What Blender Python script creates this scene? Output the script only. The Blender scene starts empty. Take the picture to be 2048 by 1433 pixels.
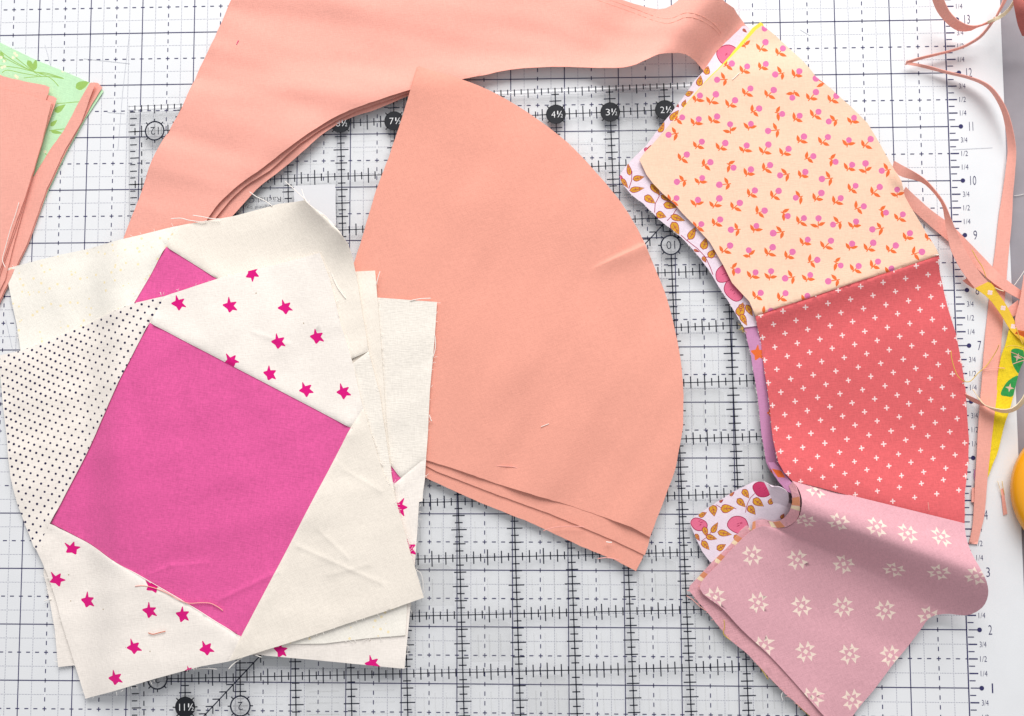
import bpy, math, random
import numpy as np
from mathutils import Vector, Matrix, noise
from mathutils.geometry import delaunay_2d_cdt
random.seed(7)
# ------------------------------------------------------------------ scene, camera, light
# one Blender unit is one inch; the origin is the 0/0 corner of the printed grid on the cutting mat
S = bpy.context.scene
COL = S.collection
S.unit_settings.system = 'IMPERIAL'
S.unit_settings.scale_length = 0.0254
CAM = np.array([-7.326465, 6.679741, 16.458064])
ROT = np.array([[0.99939445, 0.0062049, 0.03423777], [-0.00392319, 0.99779121, -0.0663122], [-0.03457361, 0.06613773, 0.99721134]])
F, CX, CY = 1800.0, 1034.8525, 611.2118
cd = bpy.data.cameras.new('camera')
cam = bpy.data.objects.new('camera', cd)
COL.objects.link(cam)
cd.sensor_width = 36
cd.lens = F / 2048 * 36
cd.shift_x = (1024 - CX) / 2048
cd.shift_y = (CY - 716.5) / 2048
cd.clip_start = .5
cd.clip_end = 500
mw = Matrix([[*ROT[i], CAM[i]] for i in range(3)] + [[0, 0, 0, 1]])
cam.matrix_world = mw
S.camera = cam
W = bpy.data.worlds.new('World')
S.world = W
W.use_nodes = True
W.node_tree.nodes['Background'].inputs[0].default_value = (0.96, 0.975, 1.0, 1)
W.node_tree.nodes['Background'].inputs[1].default_value = 0.46
S.view_settings.view_transform = 'Standard'
S.view_settings.look = 'None'
S.view_settings.gamma = 1
S.view_settings.exposure = 0


def lamp(name, loc, target, sx, sy, power, col):
    d = bpy.data.lights.new(name, 'AREA')
    d.shape = 'RECTANGLE'
    d.size = sx
    d.size_y = sy
    d.energy = power
    d.color = col
    o = bpy.data.objects.new(name, d)
    COL.objects.link(o)
    o.location = loc
    o.rotation_euler = (Vector(target) - Vector(loc)).to_track_quat('-Z', 'Y').to_euler()
    return o


# the window above the top edge of the picture that lights the table
lamp('window_light', (-2, 52, 34), (-8, 6, 0), 46, 32, 40500, (1.0, 0.985, 0.96))


# ------------------------------------------------------------------ survey: photograph pixel -> place on a surface
def ray(u, v):
    q = ROT @ np.array([(u - CX) / F, -(v - CY) / F, -1.0])
    return q


def at(u, v, z=0.0):
    q = ray(u, v)
    k = (z - CAM[2]) / q[2]
    return (CAM[0] + q[0] * k, CAM[1] + q[1] * k)


def at3(u, v, z):
    x, y = at(u, v, z)
    return Vector((x, y, z))


def px(u, v, zf):
    z = zf(*at(u, v, 0.1))
    for _ in range(5):
        z = .5 * z + .5 * zf(*at(u, v, z))
    return at(u, v, z)


def proj(p):
    q = (np.array(p) - CAM) @ ROT
    return CX + F * q[0] / -q[2], CY - F * q[1] / -q[2]


def lin(c):
    out = []
    for v in c:
        v /= 255
        out.append(v / 12.92 if v < .04045 else ((v + .055) / 1.055) ** 2.4)
    return out


# ------------------------------------------------------------------ materials
def nodes(name):
    m = bpy.data.materials.new(name)
    m.use_nodes = True
    nt = m.node_tree
    return m, nt, nt.nodes['Principled BSDF']


MATS = {}


def cotton(name, rgb, k=1.0, grain=.065, bump=.22, weave=60, speck=None, sheen=.12):
    """woven cotton: colour with thread-scale mottling and a fine woven relief"""
    if name in MATS:
        return MATS[name]
    m, nt, b = nodes(name)
    c = [x * k for x in lin(rgb)]
    N, L = nt.nodes, nt.links
    tc = N.new('ShaderNodeTexCoord')
    mp = N.new('ShaderNodeMapping')
    mp.inputs['Rotation'].default_value = (0, 0, random.uniform(-.5, .5))
    L.new(tc.outputs['Object'], mp.inputs[0])
    sc = []
    for s in ((weave, weave * .17, 30), (weave * .17, weave, 30)):
        m2 = N.new('ShaderNodeMapping')
        m2.inputs['Scale'].default_value = s
        L.new(mp.outputs[0], m2.inputs[0])
        n = N.new('ShaderNodeTexNoise')
        n.inputs['Scale'].default_value = 1.0
        n.inputs['Detail'].default_value = 1
        L.new(m2.outputs[0], n.inputs[0])
        sc.append(n)
    mx = N.new('ShaderNodeMath')
    mx.operation = 'ADD'
    L.new(sc[0].outputs[0], mx.inputs[0])
    L.new(sc[1].outputs[0], mx.inputs[1])
    big = N.new('ShaderNodeTexNoise')
    big.inputs['Scale'].default_value = 1.1
    big.inputs['Detail'].default_value = 3
    L.new(mp.outputs[0], big.inputs[0])
    mr = N.new('ShaderNodeMapRange')
    mr.inputs[1].default_value = .6
    mr.inputs[2].default_value = 1.4
    mr.inputs[3].default_value = 1 - grain
    mr.inputs[4].default_value = 1 + grain
    L.new(mx.outputs[0], mr.inputs[0])
    mr2 = N.new('ShaderNodeMapRange')
    mr2.inputs[1].default_value = .3
    mr2.inputs[2].default_value = .7
    mr2.inputs[3].default_value = .975
    mr2.inputs[4].default_value = 1.025
    L.new(big.outputs[0], mr2.inputs[0])
    mu = N.new('ShaderNodeMath')
    mu.operation = 'MULTIPLY'
    L.new(mr.outputs[0], mu.inputs[0])
    L.new(mr2.outputs[0], mu.inputs[1])
    vm = N.new('ShaderNodeVectorMath')
    vm.operation = 'SCALE'
    vm.inputs[0].default_value = c
    L.new(mu.outputs[0], vm.inputs['Scale'])
    src = vm.outputs[0]
    if speck:
        vo = N.new('ShaderNodeTexVoronoi')
        vo.inputs['Scale'].default_value = speck[1]
        L.new(mp.outputs[0], vo.inputs[0])
        lt = N.new('ShaderNodeMath')
        lt.operation = 'LESS_THAN'
        lt.inputs[1].default_value = speck[2]
        L.new(vo.outputs['Distance'], lt.inputs[0])
        vc = N.new('ShaderNodeSeparateColor')
        L.new(vo.outputs['Color'], vc.inputs[0])
        g2 = N.new('ShaderNodeMath')
        g2.operation = 'GREATER_THAN'
        g2.inputs[1].default_value = speck[3]
        L.new(vc.outputs[0], g2.inputs[0])
        m3 = N.new('ShaderNodeMath')
        m3.operation = 'MULTIPLY'
        L.new(lt.outputs[0], m3.inputs[0])
        L.new(g2.outputs[0], m3.inputs[1])
        mc = N.new('ShaderNodeMix')
        mc.data_type = 'RGBA'
        L.new(m3.outputs[0], mc.inputs[0])
        L.new(src, mc.inputs[6])
        mc.inputs[7].default_value = (*lin(speck[0]), 1)
        src = mc.outputs[2]
    L.new(src, b.inputs['Base Color'])
    b.inputs['Roughness'].default_value = .88
    b.inputs['Specular IOR Level'].default_value = .25
    b.inputs['Sheen Weight'].default_value = sheen
    b.inputs['Sheen Roughness'].default_value = .5
    bp = N.new('ShaderNodeBump')
    bp.inputs['Strength'].default_value = bump
    bp.inputs['Distance'].default_value = .012
    L.new(mx.outputs[0], bp.inputs['Height'])
    L.new(bp.outputs[0], b.inputs['Normal'])
    MATS[name] = m
    return m


def plain(name, rgb, rough=.5, spec=.5, k=1.0, coat=0, noise_amt=0, nscale=8):
    if name in MATS:
        return MATS[name]
    m, nt, b = nodes(name)
    c = [x * k for x in lin(rgb)]
    b.inputs['Base Color'].default_value = (*c, 1)
    b.inputs['Roughness'].default_value = rough
    b.inputs['Specular IOR Level'].default_value = spec
    b.inputs['Coat Weight'].default_value = coat
    if noise_amt:
        N, L = nt.nodes, nt.links
        tc = N.new('ShaderNodeTexCoord')
        n = N.new('ShaderNodeTexNoise')
        n.inputs['Scale'].default_value = nscale
        n.inputs['Detail'].default_value = 6
        L.new(tc.outputs['Object'], n.inputs[0])
        mr = N.new('ShaderNodeMapRange')
        mr.inputs[1].default_value = .3
        mr.inputs[2].default_value = .7
        mr.inputs[3].default_value = 1 - noise_amt
        mr.inputs[4].default_value = 1 + noise_amt
        L.new(n.outputs[0], mr.inputs[0])
        vm = N.new('ShaderNodeVectorMath')
        vm.operation = 'SCALE'
        vm.inputs[0].default_value = c
        L.new(mr.outputs[0], vm.inputs['Scale'])
        L.new(vm.outputs[0], b.inputs['Base Color'])
        bp = N.new('ShaderNodeBump')
        bp.inputs['Strength'].default_value = .15
        bp.inputs['Distance'].default_value = .01
        n2 = N.new('ShaderNodeTexNoise')
        n2.inputs['Scale'].default_value = 60
        L.new(tc.outputs['Object'], n2.inputs[0])
        L.new(n2.outputs[0], bp.inputs['Height'])
        L.new(bp.outputs[0], b.inputs['Normal'])
    MATS[name] = m
    return m


CORAL = cotton('coral_cotton', (247, 175, 160), .945)
CORAL_SHADED = cotton('shaded_coral_cotton', (246, 170, 151), .945)  # same cloth as the large pieces, the wedge's shading put into a deeper colour
PINK = cotton('hot_pink_cotton', (234, 96, 162), .95, grain=.15)
CREAM = cotton('cream_muslin', (247, 237, 225), .96, speck=((190, 172, 150), 2.6, .035, .35))
CREAMC = cotton('coarse_cream_back', (246, 238, 228), .97, grain=.08, bump=.35, weave=52)
WHITEP = cotton('white_cotton', (250, 241, 233), .97, speck=((190, 172, 150), 2.6, .035, .35))
PALEY = cotton('pale_yellow_print', (250, 244, 234), .98, speck=((250, 232, 190), 9, .22, .45))
STARM = cotton('magenta_ink', (233, 12, 132), .9)
NAVY = cotton('navy_dot_ink', (38, 34, 74), 1)
PEACH = cotton('peach_cotton', (250, 209, 182), .97)
ORANGE = cotton('orange_ink', (238, 112, 55), .95)
MPINK = cotton('mid_pink_ink', (230, 120, 172), .95)
CROSSR = cotton('watermelon_cotton', (228, 103, 107), .91, grain=.12)
WHITEI = cotton('white_ink', (250, 220, 218), .94)
DUSTY = cotton('dusty_pink_cotton', (226, 170, 180), .94, grain=.10)
DUSTYB = cotton('dusty_pink_back', (226, 167, 175), .95, grain=.13, bump=.4, weave=45)
STARI = cotton('ivory_star_ink', (250, 226, 212), .95)
LILAC = cotton('pale_lilac_cotton', (240, 222, 234), .95)
MAUVE = cotton('mauve_cotton', (210, 146, 188), .93)
MUSTARD = cotton('mustard_ink', (226, 164, 50), .9, grain=.2)
WINE = cotton('wine_line_ink', (172, 46, 84), .9)
ROSE = cotton('rose_ink', (240, 118, 152), .9)
DROSE = cotton('deep_rose_ink', (200, 58, 104), .9)
YELLOW = cotton('lemon_cotton', (250, 226, 84), .95)
YTRIM = cotton('yellow_trim_cotton', (247, 216, 40), .92, grain=.16)
GOLD = cotton('golden_trim_cotton', (250, 206, 66), .92)
LEAFG = cotton('leaf_green_ink', (52, 158, 80), .9, grain=.2)
MINT = cotton('mint_cotton', (200, 240, 196), .95)
OLIVE = cotton('olive_stem_ink', (160, 200, 104), .95)
MINTY = cotton('pale_blossom_ink', (244, 244, 208), .95)
STRIPC = cotton('cream_trim_cotton', (246, 226, 190), .95)
PLAIDO = cotton('tan_orange_ink', (222, 148, 110), .95)
THREADW = plain('white_thread', (248, 242, 236), .8, .3)
THREADC = plain('coral_thread', (240, 170, 160), .8, .3)
THREADO = plain('orange_thread', (206, 110, 80), .8, .3)
THREADY = plain('yellow_thread', (226, 188, 84), .8, .3)
THREADB = plain('brown_thread', (196, 150, 130), .8, .3)


# ------------------------------------------------------------------ object helpers
def link(o, parent=None):
    COL.objects.link(o)
    if parent is not None:
        o.parent = parent
    return o


def tag(o, label, cat, group=None, kind=None):
    if label:
        o['label'] = label
    if cat:
        o['category'] = cat
    if group:
        o['group'] = group
    if kind:
        o['kind'] = kind
    return o


def thing(name, loc, label, cat, group=None):
    o = bpy.data.objects.new(name, None)
    o.empty_display_size = .3
    o.location = loc
    link(o)
    return tag(o, label, cat, group)


def mesh_obj(name, V, Fc, mats, mi=None, parent=None, smooth=None, org=None):
    """V in world inches; stored relative to the parent's (or its own) origin"""
    V = np.asarray(V, dtype=float).reshape(-1, 3)
    if org is None:
        if parent is not None:
            org = np.array(parent.location) if parent.parent is None else np.array(parent.parent.location)
        else:
            org = np.array([V[:, 0].mean(), V[:, 1].mean(), V[:, 2].min()])
    me = bpy.data.meshes.new(name)
    me.from_pydata((V - org).tolist(), [], Fc)
    for m in (mats if isinstance(mats, (list, tuple)) else [mats]):
        me.materials.append(m)
    if mi is not None:
        me.polygons.foreach_set('material_index', mi)
    if smooth is True:
        me.polygons.foreach_set('use_smooth', [True] * len(me.polygons))
    elif smooth is not None:
        me.polygons.foreach_set('use_smooth', smooth)
    me.update()
    o = bpy.data.objects.new(name, me)
    if parent is None:
        o.location = org
    link(o, parent)
    return o


class Ink:
    """flat printed lines gathered into one sheet"""

    def __init__(s, fr=None):
        s.V, s.F, s.fr = [], [], fr or (lambda x, y: (x, y))

    def poly(s, pts):
        n = len(s.V)
        s.V += [s.fr(*p) for p in pts]
        s.F.append(tuple(range(n, n + len(pts))))

    def line(s, x0, y0, x1, y1, w):
        dx, dy = x1 - x0, y1 - y0
        l = math.hypot(dx, dy) or 1
        a, b = -dy / l * w / 2, dx / l * w / 2
        s.poly([(x0 - a, y0 - b), (x1 - a, y1 - b), (x1 + a, y1 + b), (x0 + a, y0 + b)])

    def disc(s, x, y, r, n=28):
        s.poly([(x + r * math.cos(6.2832 * i / n), y + r * math.sin(6.2832 * i / n)) for i in range(n)])

    def ring(s, x, y, r, w, n=32):
        for i in range(n):
            a, b = 6.2832 * i / n, 6.2832 * (i + 1) / n
            s.poly([(x + (r - w) * math.cos(a), y + (r - w) * math.sin(a)), (x + r * math.cos(a), y + r * math.sin(a)),
                    (x + r * math.cos(b), y + r * math.sin(b)), (x + (r - w) * math.cos(b), y + (r - w) * math.sin(b))])

    def build(s, name, mat, z, parent):
        V = [(x, y, z) for x, y in s.V]
        return mesh_obj(name, V, s.F, mat, parent=parent)


GLY = {}


def glyph(txt):
    if txt in GLY:
        return GLY[txt]
    c = bpy.data.curves.new('txt', 'FONT')
    c.body = txt
    c.size = 1
    c.resolution_u = 3
    c.align_x = 'CENTER'
    c.offset = -.012
    o = bpy.data.objects.new('txt', c)
    COL.objects.link(o)
    dg = bpy.context.evaluated_depsgraph_get()
    me = bpy.data.meshes.new_from_object(o.evaluated_get(dg))
    V = [(v.co.x, v.co.y) for v in me.vertices]
    Fc = [tuple(p.vertices) for p in me.polygons]
    bpy.data.objects.remove(o)
    bpy.data.curves.remove(c)
    bpy.data.meshes.remove(me)
    xs = [v[0] for v in V]
    ys = [v[1] for v in V]
    GLY[txt] = (V, Fc, (min(xs), max(xs), min(ys), max(ys)))
    return GLY[txt]


def text(ink, txt, cx, cy, w, h, rot=0):
    """write txt centred at cx,cy filling w x h"""
    V, Fc, (a, b, c, d) = glyph(txt)
    n = len(ink.V)
    co, si = math.cos(rot), math.sin(rot)
    for x, y in V:
        X = ((x - a) / (b - a) - .5) * w
        Y = ((y - c) / (d - c) - .5) * h
        ink.V.append(ink.fr(cx + X * co - Y * si, cy + X * si + Y * co))
    ink.F += [tuple(i + n for i in f) for f in Fc]


def sstep(t):
    t = min(1, max(0, t))
    return t * t * (3 - 2 * t)


# ------------------------------------------------------------------ table and mat
TABLE = plain('grey_lilac_tabletop', (158, 152, 158), .6, .3, noise_amt=.05, nscale=3)
V = [(-45, -30, -.10), (30, -30, -.10), (30, 40, -.10), (-45, 40, -.10), (-45, -30, -1.1), (30, -30, -1.1), (30, 40, -1.1), (-45, 40, -1.1)]
t = mesh_obj('table_top', V, [(0, 1, 2, 3), (7, 6, 5, 4), (0, 4, 5, 1), (1, 5, 6, 2), (2, 6, 7, 3), (3, 7, 4, 0)], TABLE)
t['kind'] = 'structure'

MATW = plain('white_mat_vinyl', (242, 243, 246), .55, .35, .92, noise_amt=.012, nscale=2.5)
MATINK = plain('mat_navy_ink', (52, 50, 98), .6, .3)
MATDOT = plain('mat_dot_ink', (88, 88, 128), .6, .3)
MATEDGE = plain('mat_edge_blue', (96, 90, 160), .6, .3)
mat_root = thing('cutting_mat', (-11.5, 8.5, -.1), 'white gridded cutting mat with navy inch lines covering the grey table', 'cutting mat')
x0, x1, y0, y1 = -24.0, 1.02, -1.02, 18.02
r = .3
out = []
for cx_, cy_, a0 in ((x1 - r, y0 + r, -90), (x1 - r, y1 - r, 0), (x0 + r, y1 - r, 90), (x0 + r, y0 + r, 180)):
    for k in range(9):
        a = math.radians(a0 + k * 90 / 8)
        out.append((cx_ + r * math.cos(a), cy_ + r * math.sin(a)))
n = len(out)
V = [(x, y, 0) for x, y in out] + [(x, y, -.092) for x, y in out]
Fc = [tuple(range(n))] + [tuple(range(2 * n - 1, n - 1, -1))] + [(i, n + i, n + (i + 1) % n, (i + 1) % n) for i in range(n)]
mesh_obj('mat_sheet', V, Fc, [MATW, MATEDGE], [0, 0] + [1] * n, parent=mat_root)
ink, dots = Ink(), Ink()
LW = .0165
for i in range(-23, 1):
    ink.line(i, 0, i, 17, LW if i else LW * 1.25)
for j in range(0, 18):
    ink.line(-23, j, 0, j, LW)
ds = .037
for i in range(-23, 0):
    for k in range(1, 17 * 6):
        ink.line(i + .5, k / 6 - ds, i + .5, k / 6 + ds, LW)
        if k % 3 == 0 and k % 6:
            ink.line(i + .5 - ds, k / 6, i + .5 - LW / 2, k / 6, LW)
for j in range(0, 17):
    for k in range(-23 * 6 + 1, 0):
        if k % 3 == 0:
            if k % 6:
                ink.line(k / 6 + LW / 2, j + .5, k / 6 + ds, j + .5, LW)
            else:
                ink.line(k / 6 - ds, j + .5, k / 6 - LW / 2, j + .5, LW)
                ink.line(k / 6 + LW / 2, j + .5, k / 6 + ds, j + .5, LW)
        else:
            ink.line(k / 6 - ds, j + .5, k / 6 + ds, j + .5, LW)
    ink.line(-ds, j + .5, -LW / 2, j + .5, LW)
q = .0052
gx, gy = [], []
for i in range(-23, 0):
    for f in (.25, .75):
        for k in range(1, 17 * 36):
            gx.append(i + f), gy.append(k / 36)
for j in range(0, 17):
    for f in (.25, .75):
        for k in range(-23 * 36 + 1, 0):
            if k % 9:
                gx.append(k / 36), gy.append(j + f)
gx, gy = np.array(gx), np.array(gy)
A = np.stack([np.stack([gx + a * q, gy + b * q, np.full(len(gx), .002)], 1) for a, b in ((-1, -1), (1, -1), (1, 1), (-1, 1))], 1)
dt = mesh_obj('dotted_quarter_lines', A.reshape(-1, 3), [tuple(range(4 * i, 4 * i + 4)) for i in range(len(gx))], MATDOT, parent=mat_root)
dt['kind'] = 'stuff'
for e in range(0, 17 * 8 + 1):
    y = e / 8
    if e % 8 == 0:
        ink.line(.035, y, .20, y, LW)
    elif e % 2 == 0:
        ink.line(.02, y, .175, y, LW * 1.35)
    else:
        ink.line(.02, y, .125, y, LW)
ink.build('grid_lines', MATINK, .004, mat_root)['kind'] = 'stuff'
for j in range(0, 18):
    num = Ink()
    num.disc(.225, j, .04, 20)
    num.build('inch_dot', MATINK, .0045, mat_root)
    num = Ink()
    text(num, str(j), .41, j, {1: .022, 10: .105, 11: .07, 12: .10}.get(j, .10 if j > 9 else .062), .165)
    num.build('inch_number', MATINK, .0045, mat_root)
    for f, s in ((.25, '1/4'), (.5, '1/2'), (.75, '3/4')):
        if j < 17:
            num = Ink()
            text(num, s, .275, j + f, .115, .095)
            num.build('fraction_mark', MATINK, .0045, mat_root)
# faint knife scratches in the vinyl
scr = Ink()
SCR = plain('scratch_grey', (188, 190, 200), .7, .2)
for p in ([(260, 60), (246, 180), (236, 300)], [(90, 90), (104, 140)], [(168, 118), (260, 128)], [(215, 225), (250, 228)], [(12, 640), (30, 720)], [(20, 602), (44, 690)], [(1600, 60), (1620, 72)], [(1905, 300), (1985, 296)]):
    pts = [at(*a) for a in p]
    for a, b in zip(pts, pts[1:]):
        scr.line(*a, *b, .007)
scr.build('knife_scratches', SCR, .0055, mat_root)['kind'] = 'stuff'

# ------------------------------------------------------------------ acrylic ruler
TH = .02813791
RO = (-14.82371704, -.9300262)
cth, sth = math.cos(TH), math.sin(TH)


def rf(a, b):
    return (RO[0] + cth * a - sth * b, RO[1] + sth * a + cth * b)


def rinv(x, y):
    x -= RO[0]
    y -= RO[1]
    return cth * x + sth * y, -sth * x + cth * y


RT = .12
m, nt, b = nodes('clear_acrylic')
N, L = nt.nodes, nt.links
tr = N.new('ShaderNodeBsdfTransparent')
tr.inputs[0].default_value = (.996, .996, .996, 1)
gl = N.new('ShaderNodeBsdfGlossy')
gl.inputs['Roughness'].default_value = .06
lw = N.new('ShaderNodeLayerWeight')
lw.inputs['Blend'].default_value = .5
pw = N.new('ShaderNodeMath')
pw.operation = 'POWER'
pw.inputs[1].default_value = 5
L.new(lw.outputs['Facing'], pw.inputs[0])
fr = N.new('ShaderNodeMath')
fr.operation = 'MULTIPLY_ADD'
fr.inputs[1].default_value = .9
fr.inputs[2].default_value = .02
L.new(pw.outputs[0], fr.inputs[0])
mx = N.new('ShaderNodeMixShader')
L.new(fr.outputs[0], mx.inputs[0])
L.new(tr.outputs[0], mx.inputs[1])
L.new(gl.outputs[0], mx.inputs[2])
L.new(mx.outputs[0], N['Material Output'].inputs['Surface'])
ACR = m
ruler = thing('acrylic_ruler', (*rf(6.25, 6.25), .004), 'large square clear acrylic quilting ruler lying under the fabric pieces', 'ruler')
e = 12.5
bev = .012
rings = [(bev, .008), (0, .008 + bev), (0, RT - bev), (bev, RT)]
V, Fc = [], []
for ins, z in rings:
    for a, b_ in ((ins, ins), (e - ins, ins), (e - ins, e - ins), (ins, e - ins)):
        V.append((*rf(a, b_), z))
for k in range(3):
    for i in range(4):
        j = (i + 1) % 4
        Fc.append((4 * k + i, 4 * k + j, 4 * k + 4 + j, 4 * k + 4 + i))
Fc += [(3, 2, 1, 0), (12, 13, 14, 15)]
mesh_obj('acrylic_sheet', V, Fc, ACR, parent=ruler)
RINK = plain('ruler_black_ink', (30, 34, 52), .45, .4)
RDISC = plain('ruler_black_disc', (20, 22, 30), .45, .4)
RWHT = plain('ruler_white_ink', (238, 238, 240), .6, .3)
m, nt, b = nodes('frosted_grey')
b.inputs['Base Color'].default_value = (.62, .62, .64, 1)
b.inputs['Alpha'].default_value = .55
b.inputs['Roughness'].default_value = .6
FROST = m
m, nt, b = nodes('frosted_grip')
b.inputs['Base Color'].default_value = (.60, .60, .58, 1)
b.inputs['Alpha'].default_value = .10
b.inputs['Roughness'].default_value = .6
GRIP = m
ri = Ink(rf)
RW = .0215
for k in range(1, 13):
    ri.line(.0, k, 12.5, k, RW * .8)
    ri.line(k, 0, k, 12.5, RW)
for k in range(1, 13):
    for e8 in range(1, 100):
        p = e8 / 8
        if abs(p - round(p)) < .01:
            continue
        h = .07 if e8 % 2 else (.11 if e8 % 4 else .14)
        ri.line(p, k - h, p, k + h, RW)
        ri.line(k - h, p, k + h, p, RW)
for e8 in range(1, 100):
    p = e8 / 8
    h = .10 if e8 % 2 else (.13 if e8 % 4 else .17)
    ri.line(p, 12.5, p, 12.5 - h, RW)
    ri.line(.03, p, .03 + h, p, RW)
    ri.line(12.47, p, 12.47 - h, p, RW)
for k in range(0, 70):
    ri.line(.25, .2 + k / 6, .25, .29 + k / 6, RW)
ri.line(.2, .2, 12.3, 12.3, RW)
for e8 in range(4, 98):
    p = e8 / 8
    ri.line(p - .13, p, p, p, RW)
    ri.line(p, p - .13, p, p, RW)
ri.build('printed_scale', RINK, RT + .002, ruler)['kind'] = 'stuff'


def black_disc(a, b_, s):
    discs, dlab = Ink(rf), Ink(rf)
    discs.disc(a, b_, .182, 36)
    for k in range(8):
        an = k * math.pi / 4
        discs.line(a + .17 * math.cos(an), b_ + .17 * math.sin(an), a + .225 * math.cos(an), b_ + .225 * math.sin(an), RW)
    w = .075 if len(s) == 2 else .10
    text(dlab, s[:-1], a - .045 if len(s) == 2 else a - .055, b_, w, .12)
    text(dlab, '1', a + .035 + .03 * (len(s) > 2), b_ + .03, .02, .065)
    text(dlab, '2', a + .105 + .03 * (len(s) > 2), b_ - .03, .042, .065)
    dlab.line(a + .035 + .03 * (len(s) > 2), b_ - .06, a + .105 + .03 * (len(s) > 2), b_ + .06, .011)
    o = discs.build('black_disc', RDISC, RT + .0065, ruler)
    dlab.build('disc_number', RWHT, RT + .009, o)


def ring_disc(a, b_, s):
    circ, clab, cfill = Ink(rf), Ink(rf), Ink(rf)
    cfill.disc(a, b_, .175, 36)
    circ.ring(a, b_, .188, .027)
    for k in range(8):
        an = k * math.pi / 4
        circ.line(a + .18 * math.cos(an), b_ + .18 * math.sin(an), a + .23 * math.cos(an), b_ + .23 * math.sin(an), RW)
    text(clab, s, a, b_, (.09, .155)[len(s) - 1], .145, math.pi)
    o = cfill.build('grey_circle', FROST, RT + .0065, ruler)
    circ.build('circle_outline', RINK, RT + .008, o)
    clab.build('circle_number', RINK, RT + .0095, o)


for k in range(1, 12):
    black_disc(k, 12, '%dh' % (12 - k))
black_disc(1, 1.5, '11h')
black_disc(12, 1.5, '0h')
for k in range(2, 13):
    ring_disc(.5, k, str(k))
for k in range(2, 12):
    ring_disc(k, k - .5, str(k))
eg = Ink(rf)  # grey lines painted where the cut edge would refract
eg.line(0, 12.485, 12.5, 12.485, .012)
eg.line(0, 12.41, 12.5, 12.41, .008)
eg.line(0, 12.36, 12.5, 12.36, .007)
eg.line(.012, 0, .012, 12.5, .010)
eg.build('painted_edge_line', plain('painted_edge_grey', (172, 172, 178), .5, .4), RT + .0012, ruler)['kind'] = 'stuff'
ew = Ink(rf)  # highlight along the top edge, painted as a white strip
ew.line(0, 12.447, 12.5, 12.447, .028)
ew.build('painted_edge_glint', plain('edge_glint_white', (250, 250, 252), .3, .5), RT + .0011, ruler)
gr = Ink(rf)
for i in range(0, 12):
    for j in range(0, 12):
        if 3 <= i <= 4 and 9 <= j <= 10:
            continue
        vert = (i + 0.0 > 4 and j < 8)
        for k in range(3):
            o_ = .28 + .2 * k
            if vert:
                gr.line(i + o_, j + .22, i + o_, j + .62, .022)
            else:
                gr.line(i + .2, j + o_, i + .75, j + o_, .022)
gr.build('grip_marks', GRIP, .0075, ruler)['kind'] = 'stuff'
gq = Ink(rf)
for i in range(0, 12):
    for j in range(0, 12):
        if (i * 7 + j * 3) % 4 == 0 or j == 0:
            gq.poly([(i + .14, j + .14), (i + .86, j + .14), (i + .86, j + .8), (i + .7, j + .88), (i + .3, j + .88), (i + .14, j + .8)])
gq.build('frosted_grips', GRIP, .0068, ruler)['kind'] = 'stuff'
lt = Ink(rf)


def pr(u, v):
    return rinv(*at(u, v, RT))


c0, c1 = pr(562, 399), pr(498, 399)
text(lt, 'Rachel C', (c0[0] + c1[0]) / 2, c0[1], abs(c0[0] - c1[0]), .095, math.pi)
c0, c1 = pr(556, 413), pr(493, 415)
text(lt, 'designed by', (c0[0] + c1[0]) / 2, c0[1], abs(c0[0] - c1[0]), .075, math.pi)
lt.build('printed_name', RINK, RT + .0045, ruler)
lp = Ink(rf)
a, b_ = pr(588, 372), pr(672, 452)
lp.poly([(a[0], b_[1]), (b_[0], b_[1]), (b_[0], a[1]), (a[0], a[1])])
lp.build('label_panel', plain('panel_pale_grey', (224, 224, 228), .6, .3), RT + .0035, ruler)


# ------------------------------------------------------------------ cloth machinery
def base(x, y, h=.132, fall=.75):
    """height of what the cloth lies on: the ruler, falling to the mat beyond its edge"""
    a, b_ = rinv(x, y)
    d = max(-a, a - 12.5, -b_, b_ - 12.5)
    if d <= 0:
        return h
    return h * (1 - sstep(d / fall))


def wr(x, y, s=.55, seed=0, amp=.03):
    return amp * (noise.noise((x * s + seed * 7.3, y * s * .8, seed * 3.1)) + .45 * noise.noise((x * s * 2.3 + seed, y * s * 2.3, 9.1 + seed)))


def creases(x, y, ang, seed, amp, across=1.2, along=.28):
    a_ = math.radians(ang)
    u_ = x * math.cos(a_) + y * math.sin(a_)
    v_ = -x * math.sin(a_) + y * math.cos(a_)
    return amp * (noise.noise((u_ * along, v_ * across, seed * 5.7)) + .4 * noise.noise((u_ * along * 2, v_ * across * 2.6, seed * 2.9 + 40)))


def segd(p, a, b_):
    ax, ay = a
    bx, by = b_
    dx, dy = bx - ax, by - ay
    l2 = dx * dx + dy * dy or 1e-9
    t_ = max(0, min(1, ((p[0] - ax) * dx + (p[1] - ay) * dy) / l2))
    return math.hypot(p[0] - ax - t_ * dx, p[1] - ay - t_ * dy)


def dens(pts, step=.12, closed=True):
    out_ = []
    n_ = len(pts)
    for i in range(n_ if closed else n_ - 1):
        a, b_ = pts[i], pts[(i + 1) % n_]
        l = math.hypot(b_[0] - a[0], b_[1] - a[1])
        k = max(1, int(l / step))
        for j in range(k):
            t_ = j / k
            out_.append((a[0] + (b_[0] - a[0]) * t_, a[1] + (b_[1] - a[1]) * t_))
    if not closed:
        out_.append(pts[-1])
    return out_


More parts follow.
